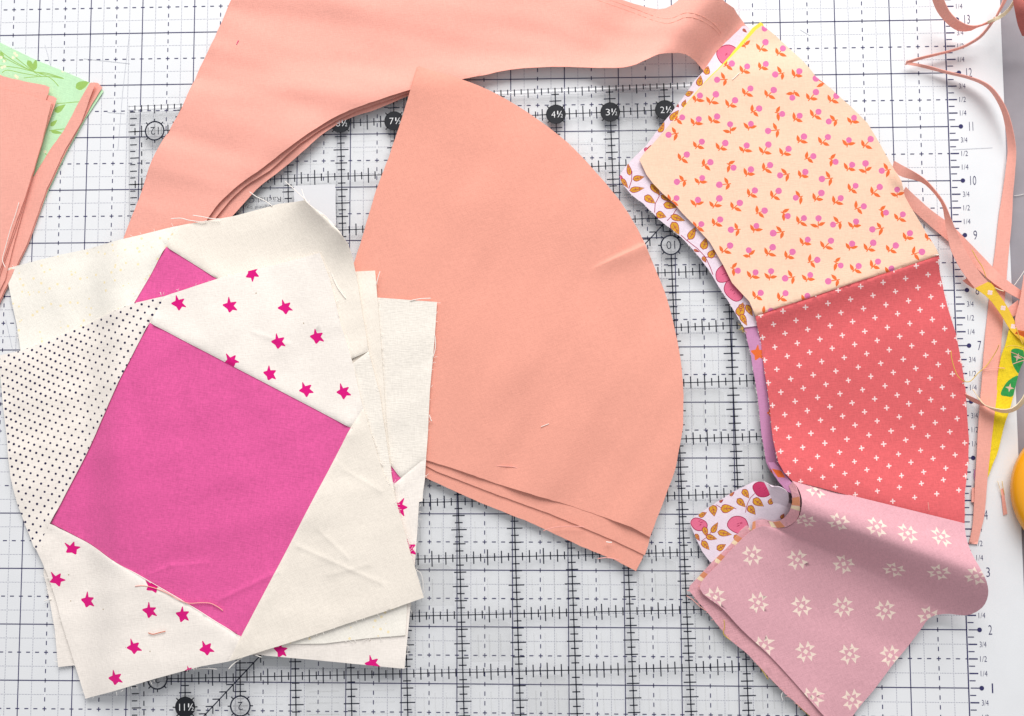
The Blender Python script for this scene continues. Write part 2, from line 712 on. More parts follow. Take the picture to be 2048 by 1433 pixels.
def smooth(pts, closed=False, k=4):
    """Catmull-Rom through the points"""
    P_ = [np.array(p, float) for p in pts]
    n_ = len(P_)
    out_ = []
    for i in range(n_ if closed else n_ - 1):
        p0 = P_[i - 1] if (i or closed) else P_[0]
        p1 = P_[i]
        p2 = P_[(i + 1) % n_]
        p3 = P_[(i + 2) % n_] if (closed or i + 2 < n_) else P_[-1]
        for j in range(k):
            t_ = j / k
            out_.append(tuple(.5 * ((2 * p1) + (-p0 + p2) * t_ + (2 * p0 - 5 * p1 + 4 * p2 - p3) * t_ ** 2 + (-p0 + 3 * p1 - 3 * p2 + p3) * t_ ** 3)))
    if not closed:
        out_.append(tuple(P_[-1]))
    return out_


def area2(p):
    return sum(p[i][0] * p[(i + 1) % len(p)][1] - p[(i + 1) % len(p)][0] * p[i][1] for i in range(len(p)))


TK = .011


def sheet(name, outline, mapf, mats, prints=(), parent=None, grid=.14, th=TK, jag=.004, insets=(.008, .02, .04, .07), label=None, fine=()):
    """a piece of cloth: outline and prints live in its own flat plane, mapf lifts them into space"""
    if area2(outline) < 0:
        outline = outline[::-1]
    o2 = dens(outline, min(grid, .1))
    if jag:
        o2 = [(x + random.uniform(-jag, jag), y + random.uniform(-jag, jag)) for x, y in o2]
    V2 = [Vector(p) for p in o2]
    Fc = [list(range(len(o2)))]
    fm = [0]
    xs = [p[0] for p in o2]
    ys = [p[1] for p in o2]
    bx0, bx1, by0, by1 = min(xs), max(xs), min(ys), max(ys)
    for poly, mi in prints:
        if max(p[0] for p in poly) < bx0 or min(p[0] for p in poly) > bx1 or max(p[1] for p in poly) < by0 or min(p[1] for p in poly) > by1:
            continue
        n_ = len(V2)
        if area2(poly) < 0:
            poly = poly[::-1]
        V2 += [Vector(p) for p in poly]
        Fc.append(list(range(n_, n_ + len(poly))))
        fm.append(mi)
    n_ = len(o2)
    for d in insets:
        for i in range(n_):
            a, b_ = o2[i - 1], o2[(i + 1) % n_]
            dx, dy = b_[0] - a[0], b_[1] - a[1]
            l = math.hypot(dx, dy) or 1
            V2.append(Vector((o2[i][0] - dy / l * d, o2[i][1] + dx / l * d)))
    for a, b_ in fine:
        l = math.hypot(b_[0] - a[0], b_[1] - a[1])
        nx_, ny_ = -(b_[1] - a[1]) / l, (b_[0] - a[0]) / l
        for k in range(int(l / .03) + 1):
            t_ = k * .03 / l
            for d in (-.16, -.1, -.06, -.035, -.02, -.009, .003, .015, .03, .06, .1):
                V2.append(Vector((a[0] + (b_[0] - a[0]) * t_ + nx_ * d, a[1] + (b_[1] - a[1]) * t_ + ny_ * d)))
    i = 0
    y = by0 + grid * .37
    while y < by1:
        x = bx0 + grid * (.31 if i % 2 else .81)
        while x < bx1:
            V2.append(Vector((x, y)))
            x += grid
        y += grid * .87
        i += 1
    rv, re, rfc, ov, oe, of = delaunay_2d_cdt(V2, [], Fc, 0, 1e-5)
    tris, mi = [], []
    for f, o_ in zip(rfc, of):
        if 0 in o_:
            tris.append(tuple(f))
            mi.append(fm[max(o_)])
    used = sorted({i for f in tris for i in f})
    re_ = {v: k for k, v in enumerate(used)}
    tris = [tuple(re_[i] for i in f) for f in tris]
    top = np.array([mapf(rv[i].x, rv[i].y) for i in used], dtype=float)
    # normals of the lifted surface
    T = np.array(tris)
    fn = np.cross(top[T[:, 1]] - top[T[:, 0]], top[T[:, 2]] - top[T[:, 0]])
    if fn[:, 2].sum() < 0:
        tris = [(a, c, b_) for a, b_, c in tris]
        T = np.array(tris)
        fn = -fn
    vn = np.zeros_like(top)
    for k in range(3):
        np.add.at(vn, T[:, k], fn)
    vn /= np.maximum(np.linalg.norm(vn, axis=1, keepdims=True), 1e-12)
    bot = top - vn * th
    n_ = len(top)
    edges = {}
    for f in tris:
        for a, b_ in ((f[0], f[1]), (f[1], f[2]), (f[2], f[0])):
            if (b_, a) in edges:
                del edges[(b_, a)]
            else:
                edges[(a, b_)] = 1
    F_ = list(tris) + [(c + n_, b_ + n_, a + n_) for a, b_, c in tris]
    sm = [True] * len(F_)
    mm = mi + [0] * len(tris)
    V_ = [top, bot]
    bi = sorted({i for e_ in edges for i in e_})
    r2 = {v: k for k, v in enumerate(bi)}
    V_ += [top[bi], bot[bi]]
    o_ = 2 * n_
    nb = len(bi)
    for a, b_ in edges:
        F_.append((o_ + r2[b_], o_ + r2[a], o_ + nb + r2[a], o_ + nb + r2[b_]))
        sm.append(True)
        mm.append(0)
    ob = mesh_obj(name, np.concatenate(V_), F_, mats, mm, parent=parent, smooth=sm)
    if label:
        ob['label'] = label
    return ob


def hmap(zf):
    return lambda x, y: (x, y, zf(x, y))


def out_px(pts, zf):
    return [px(u, v, zf) for u, v in pts]


def centre(pts_xy):
    return (sum(p[0] for p in pts_xy) / len(pts_xy), sum(p[1] for p in pts_xy) / len(pts_xy))


def fray(zf, line, n_, mat, parent, lmax=.09, r_=.0035, outside=1):
    """short broken threads along a raw edge"""
    V_, F_ = [], []
    L_ = [px(u, v, zf) for u, v in line]
    seg = [(a, b_, math.hypot(b_[0] - a[0], b_[1] - a[1])) for a, b_ in zip(L_, L_[1:])]
    tot = sum(s[2] for s in seg)
    for _ in range(n_):
        d = random.uniform(0, tot)
        for a, b_, l in seg:
            if d < l:
                break
            d -= l
        t_ = d / max(l, 1e-6)
        p = np.array([a[0] + (b_[0] - a[0]) * t_, a[1] + (b_[1] - a[1]) * t_])
        di = np.array([b_[0] - a[0], b_[1] - a[1]]) / max(l, 1e-6)
        nn = np.array([-di[1], di[0]]) * outside
        ang = random.uniform(-1.2, 1.2)
        d1 = nn * math.cos(ang) + di * math.sin(ang)
        ln = random.uniform(.02, lmax)
        z = zf(*p)
        pts = []
        cv = random.uniform(-.5, .5)
        for k in range(4):
            s_ = k / 3
            w_ = p + d1 * (ln * s_ - .01) + di * cv * ln * s_ * s_
            pts.append((w_[0], w_[1], z - .004 + .01 * s_))
        tube_into(V_, F_, pts, r_, 4)
    if V_:
        o = mesh_obj('frayed_edge', V_, F_, mat, parent=parent, smooth=True)
        o['kind'] = 'stuff'


def tube_into(V_, F_, pts, r_, sides=5):
    b0 = len(V_)
    n_ = len(pts)
    for i in range(n_):
        a = np.array(pts[max(i - 1, 0)])
        b_ = np.array(pts[min(i + 1, n_ - 1)])
        t_ = b_ - a
        t_ = t_ / (np.linalg.norm(t_) or 1)
        s_ = np.cross(t_, (0, 0, 1))
        s_ = s_ / (np.linalg.norm(s_) or 1)
        u_ = np.cross(s_, t_)
        rr = r_ * (.55 if i in (0, n_ - 1) else 1)
        for k in range(sides):
            an = 6.2832 * k / sides
            V_.append(tuple(np.array(pts[i]) + rr * (math.cos(an) * s_ + math.sin(an) * u_)))
    for i in range(n_ - 1):
        for k in range(sides):
            k2 = (k + 1) % sides
            F_.append((b0 + i * sides + k, b0 + i * sides + k2, b0 + (i + 1) * sides + k2, b0 + (i + 1) * sides + k))
    F_.append(tuple(b0 + k for k in reversed(range(sides))))
    F_.append(tuple(b0 + (n_ - 1) * sides + k for k in range(sides)))


# ------------------------------------------------------------------ coral background pieces (large curved stack)
ra = at(1408, 143, .2)
rb = at(1484, 53, .2)
rdl = math.hypot(rb[0] - ra[0], rb[1] - ra[1])


def ridge_d(x, y):
    return ((x - ra[0]) * (-(rb[1] - ra[1])) + (y - ra[1]) * (rb[0] - ra[0])) / rdl


inner = [at(*p, .2) for p in ((414, 439), (479, 369), (575, 297), (633, 256), (700, 220), (821, 179))]


def arch_z(L_, lift, seed=1):
    def f(x, y):
        z = base(x, y) + L_ + wr(x, y, .42, 1, .035) * sstep((y - 8.2) / 1.5) + .02
        d = ridge_d(x, y)
        z -= .07 * (1 - sstep(d / .3))
        z += .62 * sstep((d + .05) / .45) * math.exp(-((d - .80) / .50) ** 2) + .10 * math.exp(-((d - 2.2) / .6) ** 2) * (1 if y > 12 else .4)
        if lift:
            dd = min(segd((x, y), a, b_) for a, b_ in zip(inner, inner[1:]))
            z += lift * math.exp(-(dd / .45) ** 2)
        # soft pressed folds running down the big piece
        z += creases(x, y, -14, 3, .075, 1.3, .30) * sstep((y - 8.6) / 2)
        return z
    return f


left_edge = [(465, 0), (438, 63), (386.5, 171), (355.7, 236), (308, 318), (285, 388), (251, 475), (246, 520)]
right_bit = [(1498.5, 58), (1481.4, 37.6), (1467.7, 17), (1450.6, 5), (1438, -8), (1405, -26), (1368, -14), (1361.7, 0), (1350, 8.5), (1334, 16.4), (1317, 19), (1282.7, 12), (1245, 0), (1180, -28), (1080, -60), (480, -60)]
bottom_r = [(923.6, 159), (968, 150.5), (1019, 140), (1077.5, 135), (1129, 134), (1183.5, 136), (1238, 136), (1265.6, 131.7), (1293, 119.7), (1320, 108), (1350, 106.7), (1372, 109.4), (1389, 121.4), (1402.7, 136.8), (1412, 152), (1440, 150), (1500, 90)]
tops = [(414, 439.5), (438, 407), (479, 369), (527, 335), (574.5, 297.5), (633, 256.5), (700, 220.6), (821, 179.5), (870, 168)]
mids = [(425, 445), (450, 413), (489, 374), (540, 341), (588, 298), (642, 259), (700, 228), (752, 209), (821, 185), (870, 171)]
lows = [(450, 445), (468.5, 429), (513, 379.6), (564, 338.6), (612, 297.5), (650, 265), (701, 236), (752.6, 219), (817.6, 191.5), (870, 172)]
labs = ['topmost large coral cotton piece with a curved lower edge, curling up beside the peach patch',
        'middle large coral cotton piece, a thin sliver under the topmost curved one',
        'lowest large coral cotton piece, its curved edge showing below the other two on the ruler']
for (inn, L_, lift, dl), lab in zip(((tops, .062, .075, 0), (mids, .036, .03, -1), (lows, .010, 0, -2)), labs):
    zf = arch_z(L_, lift)
    le = [(u + dl * 1.5, v) for u, v in left_edge]
    br = bottom_r if dl == 0 else [(u, v - 2 + dl * 2) for u, v in bottom_r]
    rbit = right_bit if dl == 0 else [(u + dl * 3, v + 2) for u, v in right_bit]
    pts = le[::-1] if False else None
    O_ = [(300, 530), (246, 520)][::1]
    le, br, rbit = smooth(le, k=4), smooth(br[:15], k=4) + br[15:], rbit
    inn = smooth(inn, k=4)
    poly = le + [(300, 545), (360, 520)] + inn + br + rbit
    sheet('coral_fabric_piece', out_px(poly, zf), hmap(zf), [CORAL], grid=.13)
    o = bpy.data.objects[-1] if False else COL.objects[-1]
    tag(o, lab, 'fabric piece', 'large coral background pieces')
zt = arch_z(.062, .075)
# stitched-looking pressed line near the curl (thin raised crease)
V_, F_ = [], []
for off in (0, 9):
    pts = []
    for u, v in smooth([(1180, -14 + off), (1260, 14 + off), (1330, 38 + off), (1372, 26 + off), (1402, 32 + off), (1432, 52 + off), (1452, 84 + off)], k=6):
        x, y = px(u, v, zt)
        pts.append((x, y, zt(x, y) + .001))
    tube_into(V_, F_, pts, .0035, 5)
mesh_obj('pressed_crease', V_, F_, cotton('coral_crease', (252, 186, 166), .95), parent=None, smooth=True)
cr = COL.objects[-1]
top_arch = [o for o in COL.objects if o.get('label', '').startswith('topmost large coral')][0]
loc = cr.location.copy()
cr.parent = top_arch
cr.location = loc - top_arch.location

# ------------------------------------------------------------------ coral wedges
apex = at(838, 134, .3)
wl0, wl1 = at(1050, 960, .2), at(1330, 1110, .2)


cre_a, cre_b = at(1190, 536, .2), at(1293, 489, .2)


def wedge_z(L_, topm=False, k=0):
    def f(x, y):
        z = base(x, y) + L_
        d = math.hypot(x - apex[0], y - apex[1])
        z += .33 * math.exp(-d / 1.5)
        z += wr(x, y, .5, 4, .03)
        if topm:
            z += creases(x, y, 58, 9, .07, 1.0, .3) * sstep((11.5 - y) / 2) * sstep((x + 9.6) / 1.5) + .012
            dx, dy = cre_b[0] - cre_a[0], cre_b[1] - cre_a[1]
            l = math.hypot(dx, dy)
            t_ = ((x - cre_a[0]) * dx + (y - cre_a[1]) * dy) / l / l
            s_ = (-(x - cre_a[0]) * dy + (y - cre_a[1]) * dx) / l
            if t_ > -.2:
                kk = sstep((t_ + .2) / .9)
                z += kk * .065 * (math.exp(-(s_ / .20) ** 2) if s_ < 0 else math.exp(-(s_ / .028) ** 2))
        return z
    return f


arc = [(837.4, 132.7), (923.6, 159), (975, 179.5), (1026, 207), (1070.6, 236), (1129, 280), (1183.5, 335), (1238, 400), (1265, 441), (1289.5, 487), (1306.6, 528), (1329, 583), (1346, 644), (1358, 700), (1366, 765), (1366, 850), (1357, 905), (1349, 943), (1329, 998), (1313.5, 1039), (1300, 1074.7)]
wl = [(700, 830), (650, 800), (690, 600), (708, 526), (720, 490), (752.6, 380), (780, 308), (817.6, 191.5)]
w_bot = {2: [(1262, 1054), (1129, 1008), (992, 967), (923.6, 943), (852, 920.7), (700, 868)],
         1: [(1296, 1092), (1289.5, 1110.6), (1231, 1083), (1098, 1027), (992, 989), (872, 943), (853.5, 933), (700, 880)],
         0: [(1289, 1108), (1272.4, 1143), (1231, 1121), (1163, 1093.5), (1060.4, 1045.6), (958, 1004.6), (852, 956.7), (700, 890)]}
wlab = {2: 'topmost coral quarter-circle wedge with a small crease at its curved edge', 1: 'second coral wedge, its straight lower edge peeking out under the topmost wedge',
        0: 'lowest coral wedge, pointed corner hanging lowest over the ruler grid'}
for k in (0, 1, 2):
    zf = wedge_z((.014, .042, .07)[k], k == 2, k)
    ar = smooth(arc, k=3) if k == 2 else smooth([(u - 2 - (2 - k), v + (2 - k)) for u, v in arc[:-1]] + ([(1300, 1074)] if k else [(1298, 1080)]), k=3)
    sheet('coral_wedge', out_px(ar + w_bot[k] + wl, zf), hmap(zf), [CORAL_SHADED], grid=.12, fine=[(at(1180, 541, .2), at(1300, 486, .2))] if k == 2 else ())
    tag(COL.objects[-1], wlab[k], 'fabric wedge', 'coral quarter-circle wedges')

# ------------------------------------------------------------------ pieced quilt blocks
STAR = [(-6.6, -20.5), (-.6, -7.6), (12.5, -10.5), (7.4, -1), (17.6, 8.8), (6.4, 7.6), (-.4, 17), (-5.8, 7.6), (-17.6, .5), (-7.4, -5.2)]


def star_px(u, v, rot, s=1.0, zf=None):
    a = math.radians(rot)
    pts = []
    for x, y in STAR:
        x *= s * random.uniform(.92, 1.08)
        y *= s * random.uniform(.92, 1.08)
        pts.append(px(u + x * math.cos(a) - y * math.sin(a), v + x * math.sin(a) + y * math.cos(a), zf))
    # round the arm tips a little
    out_ = []
    n_ = len(pts)
    for i, p in enumerate(pts):
        if i % 2 == 0:
            for t_ in (.22,):
                a_, b_ = pts[i - 1], pts[(i + 1) % n_]
                out_.append((p[0] + (a_[0] - p[0]) * t_, p[1] + (a_[1] - p[1]) * t_))
                out_.append((p[0] + (b_[0] - p[0]) * t_, p[1] + (b_[1] - p[1]) * t_))
        else:
            out_.append(p)
    return out_


cre = [(at(u, v, .3), at(p, q_, .3), am) for u, v, p, q_, am in ((598, 1092, 765, 1166, .008), (640, 1060, 700, 1118, .006), (690, 940, 768, 985, .006), (655, 1150, 742, 1128, .005), (300, 1148, 345, 1131, .010), (345, 1131, 420, 1126, .008), (440, 1200, 560, 1142, .012), (508, 665, 585, 690, .006))]


def block_z(L_, seams, seed, curl=None, extra=.125):
    def f(x, y, pink=False):
        z = base(x, y, .132 + extra, .9) + L_ + wr(x, y, .6, 11, .02) * .8 + creases(x, y, 15, 12, .030, 1.5, .5) + creases(x, y, 115, 14, .016, 1.6, .4)
        if curl:
            z += curl(x, y)
        for a, b_, am in cre:
            d = segd((x, y), a, b_)
            if d < .2:
                z += am * math.exp(-(d / .045) ** 2)
        if pink:
            return z - .020
        for a, b_ in seams:
            d = segd((x, y), a, b_)
            z -= .010 * math.exp(-(d / .018) ** 2)
            z += .010 * math.exp(-((d - .12) / .09) ** 2)
        return z
    return f


def xyl(l, z):
    return [at(u, v, z) for u, v in l]


def block(name, label, L_, patches, seams_px, seed, curl=None, frays=()):
    sz = .24 + L_
    seams = [tuple(xyl(s, sz)) for s in seams_px]
    zf = block_z(L_, seams, seed, curl)
    allp = out_px([p for pt in patches for p in pt[1]], zf)
    c = centre(allp)
    root = thing('quilt_block', (c[0], c[1], 0.15), label, 'quilt block', 'stacked pink and white quilt blocks')
    for nm, outl, mats, prints, plab in patches:
        pr_ = []
        for p in prints:
            if p[0] == 'star':
                pr_.append((star_px(p[1], p[2], p[3], p[4], zf), 1))
            elif p[0] == 'dot':
                x, y = px(p[1], p[2], zf)
                r_ = .0245 * p[3]
                pr_.append(([(x + r_ * math.cos(a * 1.0472), y + r_ * math.sin(a * 1.0472)) for a in range(6)], 1))
        z_ = (lambda x, y: zf(x, y, True)) if nm == 'centre_square' else zf
        sheet(nm, out_px(outl, zf), hmap(z_), mats, pr_, parent=root, label=plab, grid=.14, jag=0, fine=[c_[:2] for c_ in cre] if name == 'A' and 'dot' not in str(plab) else ())
    for line, n_, side in frays:
        fray(zf, line, n_, THREADW, root, outside=side)
    return root, zf


# D: lowest block
block('D', 'lowest quilt block of the pile, square cream corner reaching furthest right over the coral wedge', .015, [
    ('corner_patch', [(740, 594.5), (756, 595.5), (874, 604.4), (869, 682), (860, 778), (855, 880), (852, 918), (841, 924), (802, 957), (781, 930), (700, 850), (690, 700)], [CREAMC], [], 'plain cream patch with a coarse weave'),
    ('centre_square', [(802, 957), (781, 930), (700, 850), (640, 1000), (700, 1040)], [PINK], [], None),
    ('corner_patch', [(841, 924), (852, 918), (850, 957), (846, 985), (845, 1003), (838, 1004.6), (831, 1114), (819, 1234), (814, 1285), (809, 1338), (650, 1322.6), (533.5, 1312), (470, 1304), (500, 1200), (700, 1040), (802, 957)], [WHITEP, STARM],
     [('star', 800, 1016, 40, 1.05), ('star', 817, 1098, 10, 1.15), ('star', 745, 1327, 0, .95), ('star', 562, 1301, 20, .95)], 'white patch printed with magenta stars'),
], [[(781, 930), (802, 957)], [(802, 957), (845, 921)]], 11, frays=[([(874, 604), (855, 880), (850, 957)], 14, 1), ([(838, 1010), (819, 1234), (809, 1338)], 26, 1)])
# C
block('C', 'narrow cream sliver of a quilt block between the lowest block and the curled one', .042, [
    ('corner_patch', [(700, 545), (711.6, 543.5), (750, 541.5), (752.6, 569), (761, 675), (768, 778), (773, 856), (781.7, 928), (786, 1000), (700, 1000), (680, 700)], [CREAM], [], None),
    ('corner_patch', [(786, 1000), (700, 1000), (600, 1200), (480, 1290), (650, 1287.5), (735.5, 1277), (811, 1271), (814, 1206), (800, 1100)], [PALEY], [], 'off-white patch with a faint yellow print'),
], [], 12, frays=[([(750, 541), (761, 675), (773, 856)], 14, 1), ([(650, 1287.5), (811, 1271)], 10, -1)])
# lower-left corner of a further block
block('E', 'quilt block whose white corner shows at lower left behind the topmost block', .058, [
    ('corner_patch', [(87, 1148), (109.4, 1257.6), (116, 1334.6), (150.5, 1331), (260, 1300), (200, 1100), (90, 1100)], [WHITEP, STARM], [('star', 103, 1256, 0, .45)], None),
], [], 15, frays=[([(87, 1148), (109, 1257), (116, 1334)], 12, -1)])
# B: second block with the lifted corner
ce0, ce1 = at(612, 402, .45), at(690, 474, .45)


def curlB(x, y):
    d = segd((x, y), ce0, ce1)
    return .30 * math.exp(-d / .42)


block('B', 'second quilt block down, pale print at left and cream corner lifting off the ruler', .075, [
    ('corner_patch', [(9.6, 538.4), (120, 510), (239, 480), (359, 451.5), (333, 494), (268, 606), (150, 800), (60, 760), (41, 702.5), (25, 610)], [PALEY], [], 'off-white patch with a faint yellow print'),
    ('centre_square', [(333, 494), (433, 557.5), (700, 720), (600, 900), (200, 700), (268, 606)], [PINK], [], None),
    ('corner_patch', [(359, 451.5), (470, 432), (558, 408), (609, 401), (620, 412), (637, 422), (660.5, 442.6), (678, 461.6), (695.7, 488), (704.5, 513), (709, 535), (715, 566), (723.5, 620), (733, 675), (737, 703), (700, 720), (433, 557.5), (333, 494)], [CREAM], [], 'plain cream patch with its far corner curling up'),
    ('seam_back', [(737, 703), (748, 745), (760, 790), (768, 850), (779, 925), (789, 985), (800, 1040), (812, 1090), (826, 1150), (780, 1150), (700, 900), (705, 727)], [CREAMC], [], 'strip of coarse woven cream seam allowance'),
], [[(359, 451.5), (333, 494)], [(333, 494), (268, 606)], [(333, 494), (433, 557.5)], [(433, 557.5), (700, 720)], [(737, 703), (700, 722)]], 13, curlB,
    frays=[([(9.6, 538.4), (359, 451.5)], 14, -1 * -1), ([(609, 401), (678, 461)], 7, 1), ([(735, 703), (779, 925), (800, 1040)], 24, 1), ([(9.6, 538.4), (41, 702.5)], 8, -1)])
# A: top block
DX = [0, 86, 83, 78, 74, 70, 67, 64, 61, 61, 60, 58, 56, 57, 58, 60, 64, 68, 70, 72]
dots_ = []
for j in range(0, 42):
    u0, v0 = 320.5 - 8.06 * j, 606 + 12.06 * j
    u0 += 5 * sstep((j - 20) / 16)
    xx = yy = 0
    for i in range(1, 9):
        dots_.append(('dot', u0 + i * 86 * (1 + .1 * sstep((j - 24) / 12)) / 6.203, v0 + 27.3 * i / 6.203, random.uniform(.9, 1.06)))
    for i, d in enumerate(DX):
        kx = 1.0 + .07 * math.exp(-(j / 9) ** 2) + .12 * sstep((j - 24) / 12)
        xx += d * kx
        yy += (27.3 if i else 0) + .8 * (i > 10)
        dots_.append(('dot', u0 - xx / 6.203, v0 - yy / 6.203, random.uniform(.9, 1.06)))
up = [(358, 607, 0), (461, 612, 8), (571, 615, -4), (505, 548, 62), (557, 684, 4), (634, 674, 6), (463, 722, -16), (540, 748, 14), (612, 780, -6), (687, 784, -2)]
lo = [(144, 1097, -34), (114, 1159, -20), (176, 1202, 14), (305, 1173, -30), (300, 1222, 10), (366, 1230, 16), (268, 1295, -2), (413, 1298, -8), (231, 1357, 4), (378, 1341, 0)]
LR = [(701.5, 856), (727, 817), (744, 873.5), (759.4, 925), (768, 950), (783, 974), (793.6, 1008), (805.6, 1052), (821, 1107), (836, 1155), (847.7, 1196), (770, 1223.4), (701, 1245.7), (650, 1263), (598.5, 1280), (533.5, 1300), (479, 1317.5), (458, 1323), (482, 1274)]
A_, zA = block('A', 'topmost quilt block with a navy dotted patch at left and hot pink centre', .098, [
    ('corner_patch', [(330, 592.5), (300, 646), (200, 847), (99, 1048), (72.5, 1100), (66.7, 1093.5), (50, 1050), (35, 1010), (20.5, 953), (14, 880), (5, 800), (0, 750), (-4, 712), (41, 702), (130, 667), (205, 634), (267, 607)], [WHITEP, NAVY], dots_, 'white patch covered in small navy dots'),
    ('corner_patch', [(330, 592.5), (437.7, 557), (560, 527), (639.5, 506), (660, 560), (682, 651), (694.5, 689), (706.4, 730), (716.7, 778), (727, 817), (701.5, 856), (500, 751), (300, 646)], [WHITEP, STARM], [('star', u, v, r_, .95) for u, v, r_ in up], 'white patch with scattered magenta stars above the pink square'),
    ('centre_square', [(300, 646), (500, 751), (701.5, 856), (592, 1065), (482, 1274), (290, 1158), (99, 1048), (200, 847)], [PINK], [], None),
    ('corner_patch', LR, [CREAM], [], 'plain cream patch'),
    ('corner_patch', [(99, 1048), (290, 1158), (482, 1274), (458, 1323), (403.5, 1333), (308, 1358.5), (240, 1379), (171, 1398), (150.5, 1333), (116, 1216.6), (94, 1148), (78, 1112), (72.5, 1100)], [WHITEP, STARM], [('star', u, v, r_, .5 if u == 378 else .95) for u, v, r_ in lo], 'white patch with magenta stars below the pink square'),
], [[(330, 592.5), (300, 646)], [(300, 646), (701.5, 856)], [(701.5, 856), (482, 1274)], [(482, 1274), (99, 1048)], [(99, 1048), (300, 646)], [(701.5, 856), (727, 817)], [(482, 1274), (458, 1323)], [(99, 1048), (72.5, 1100)]], 14, curlB,
    frays=[([(267, 607), (437, 557), (639, 506)], 16, 1), ([(645, 511), (694, 689), (727, 817)], 10, 1), ([(727, 817), (768, 950), (805, 1052), (847, 1196)], 60, 1), ([(847, 1196), (650, 1263), (403, 1333), (171, 1398)], 26, 1), ([(66, 1093), (94, 1148), (171, 1398)], 12, -1)])

# ------------------------------------------------------------------ left pile: mint print and coral pieces


def left_z(L_, seed=21, far=0):
    def f(x, y):
        z = L_ + wr(x, y, .5, seed, .02) + .02
        return z
    return f


def stroke(pts, w):
    """thin printed line as a polygon"""
    a, b_ = [], []
    n_ = len(pts)
    for i in range(n_):
        p, q_ = pts[max(i - 1, 0)], pts[min(i + 1, n_ - 1)]
        dx, dy = q_[0] - p[0], q_[1] - p[1]
        l = math.hypot(dx, dy) or 1
        a.append((pts[i][0] - dy / l * w / 2, pts[i][1] + dx / l * w / 2))
        b_.append((pts[i][0] + dy / l * w / 2, pts[i][1] - dx / l * w / 2))
    return a + b_[::-1]


def leafp(u, v, ang, ln, wd, tip=.62):
    """leaf outline in pixels; angle in degrees, counter-clockwise, tip end first"""
    a = math.radians(ang)
    pts = []
    for t_ in np.linspace(0, 1, 8):
        pts.append((ln * (t_ - .5), wd * .5 * math.sin(math.pi * t_ ** tip)))
    for t_ in np.linspace(1, 0, 8)[1:-1]:
        pts.append((ln * (t_ - .5), -wd * .5 * math.sin(math.pi * t_ ** tip)))
    return [(u + x * math.cos(a) + y * math.sin(a), v - x * math.sin(a) + y * math.cos(a)) for x, y in pts]


def blob(u, v, rx, ry, n_=16, wob=.06, rot=0):
    a = math.radians(rot)
    pts = []
    for i in range(n_):
        t_ = 6.2832 * i / n_
        k = 1 + wob * math.sin(3 * t_ + u) + wob * .5 * math.sin(5 * t_ + v)
        x, y = rx * k * math.cos(t_), ry * k * math.sin(t_)
        pts.append((u + x * math.cos(a) - y * math.sin(a), v + x * math.sin(a) + y * math.cos(a)))
    return pts


def PXL(poly, zf):
    return [px(u, v, zf) for u, v in poly]


sc5 = lambda x, y: (x / 4.777, 60 + y / 4.777)
zf = left_z(.012)
gp = []
for l in ([(0, 200), (120, 290), (300, 390), (460, 430), (610, 468)], [(20, 255), (200, 350), (330, 400), (480, 460), (560, 540)], [(150, 265), (230, 330), (320, 400), (400, 450)], [(0, 345), (160, 362), (350, 405), (450, 415), (600, 462)],
          [(20, 410), (70, 385), (200, 412), (360, 440)], [(230, 460), (360, 448), (500, 450), (590, 465)], [(545, 705), (620, 700), (700, 692), (770, 688)], [(470, 965), (560, 952), (650, 945)], [(430, 1175), (455, 1210)], [(0, 240), (60, 300), (20, 300)]):
    gp.append((PXL(stroke([sc5(*p) for p in smooth(l, k=3)], 1.6), zf), 1))
for x, y, a, ln, wd in ((295, 345, -60, 125, 52), (335, 330, 78, 120, 48), (790, 525, 25, 150, 80), (575, 750, 35, 130, 58), (515, 890, 42, 90, 40), (545, 980, -10, 120, 34), (20, 235, -50, 60, 30)):
    gp.append((PXL(leafp(*sc5(x, y), a, ln / 4.777, wd / 4.777), zf), 1))
for x, y in ((140, 225), (160, 245), (125, 265), (10, 265), (40, 300), (20, 360), (45, 350), (150, 440), (600, 395), (165, 455), (430, 1165)):
    gp.append((PXL(blob(*sc5(x, y), 3.2, 3.2, 8), zf), 2))
sheet('mint_print_piece', out_px([(-70, 45), (0, 85.5), (73.5, 121.4), (136.8, 147), (179.5, 166), (207, 182), (170, 240), (133, 306), (100, 375), (60, 470), (0, 585), (-70, 600)], zf), hmap(zf), [MINT, OLIVE, MINTY], gp, grid=.13)
tag(COL.objects[-1], 'mint green cotton piece with olive stems and leaves at the left edge', 'fabric piece')
zf = left_z(.036)
sheet('coral_fabric_piece', out_px([(187, 165), (196, 167), (204, 176), (180, 215), (134, 300), (96, 379.6), (56, 490), (0, 606), (-60, 700), (-60, 500), (10, 430), (68, 352), (100, 300), (150, 230)], zf), hmap(zf), [CORAL], grid=.12)
tag(COL.objects[-1], 'lower coral strip whose narrow end pokes out at the right tip of the mint piece', 'fabric piece', 'coral pieces at the left edge')


def z2(x, y):
    t_ = at(196, 168, .1)
    return .062 + wr(x, y, .5, 21, .02) + .02 + .05 * math.exp(-(math.hypot(x - t_[0], y - t_[1]) / .5) ** 2)


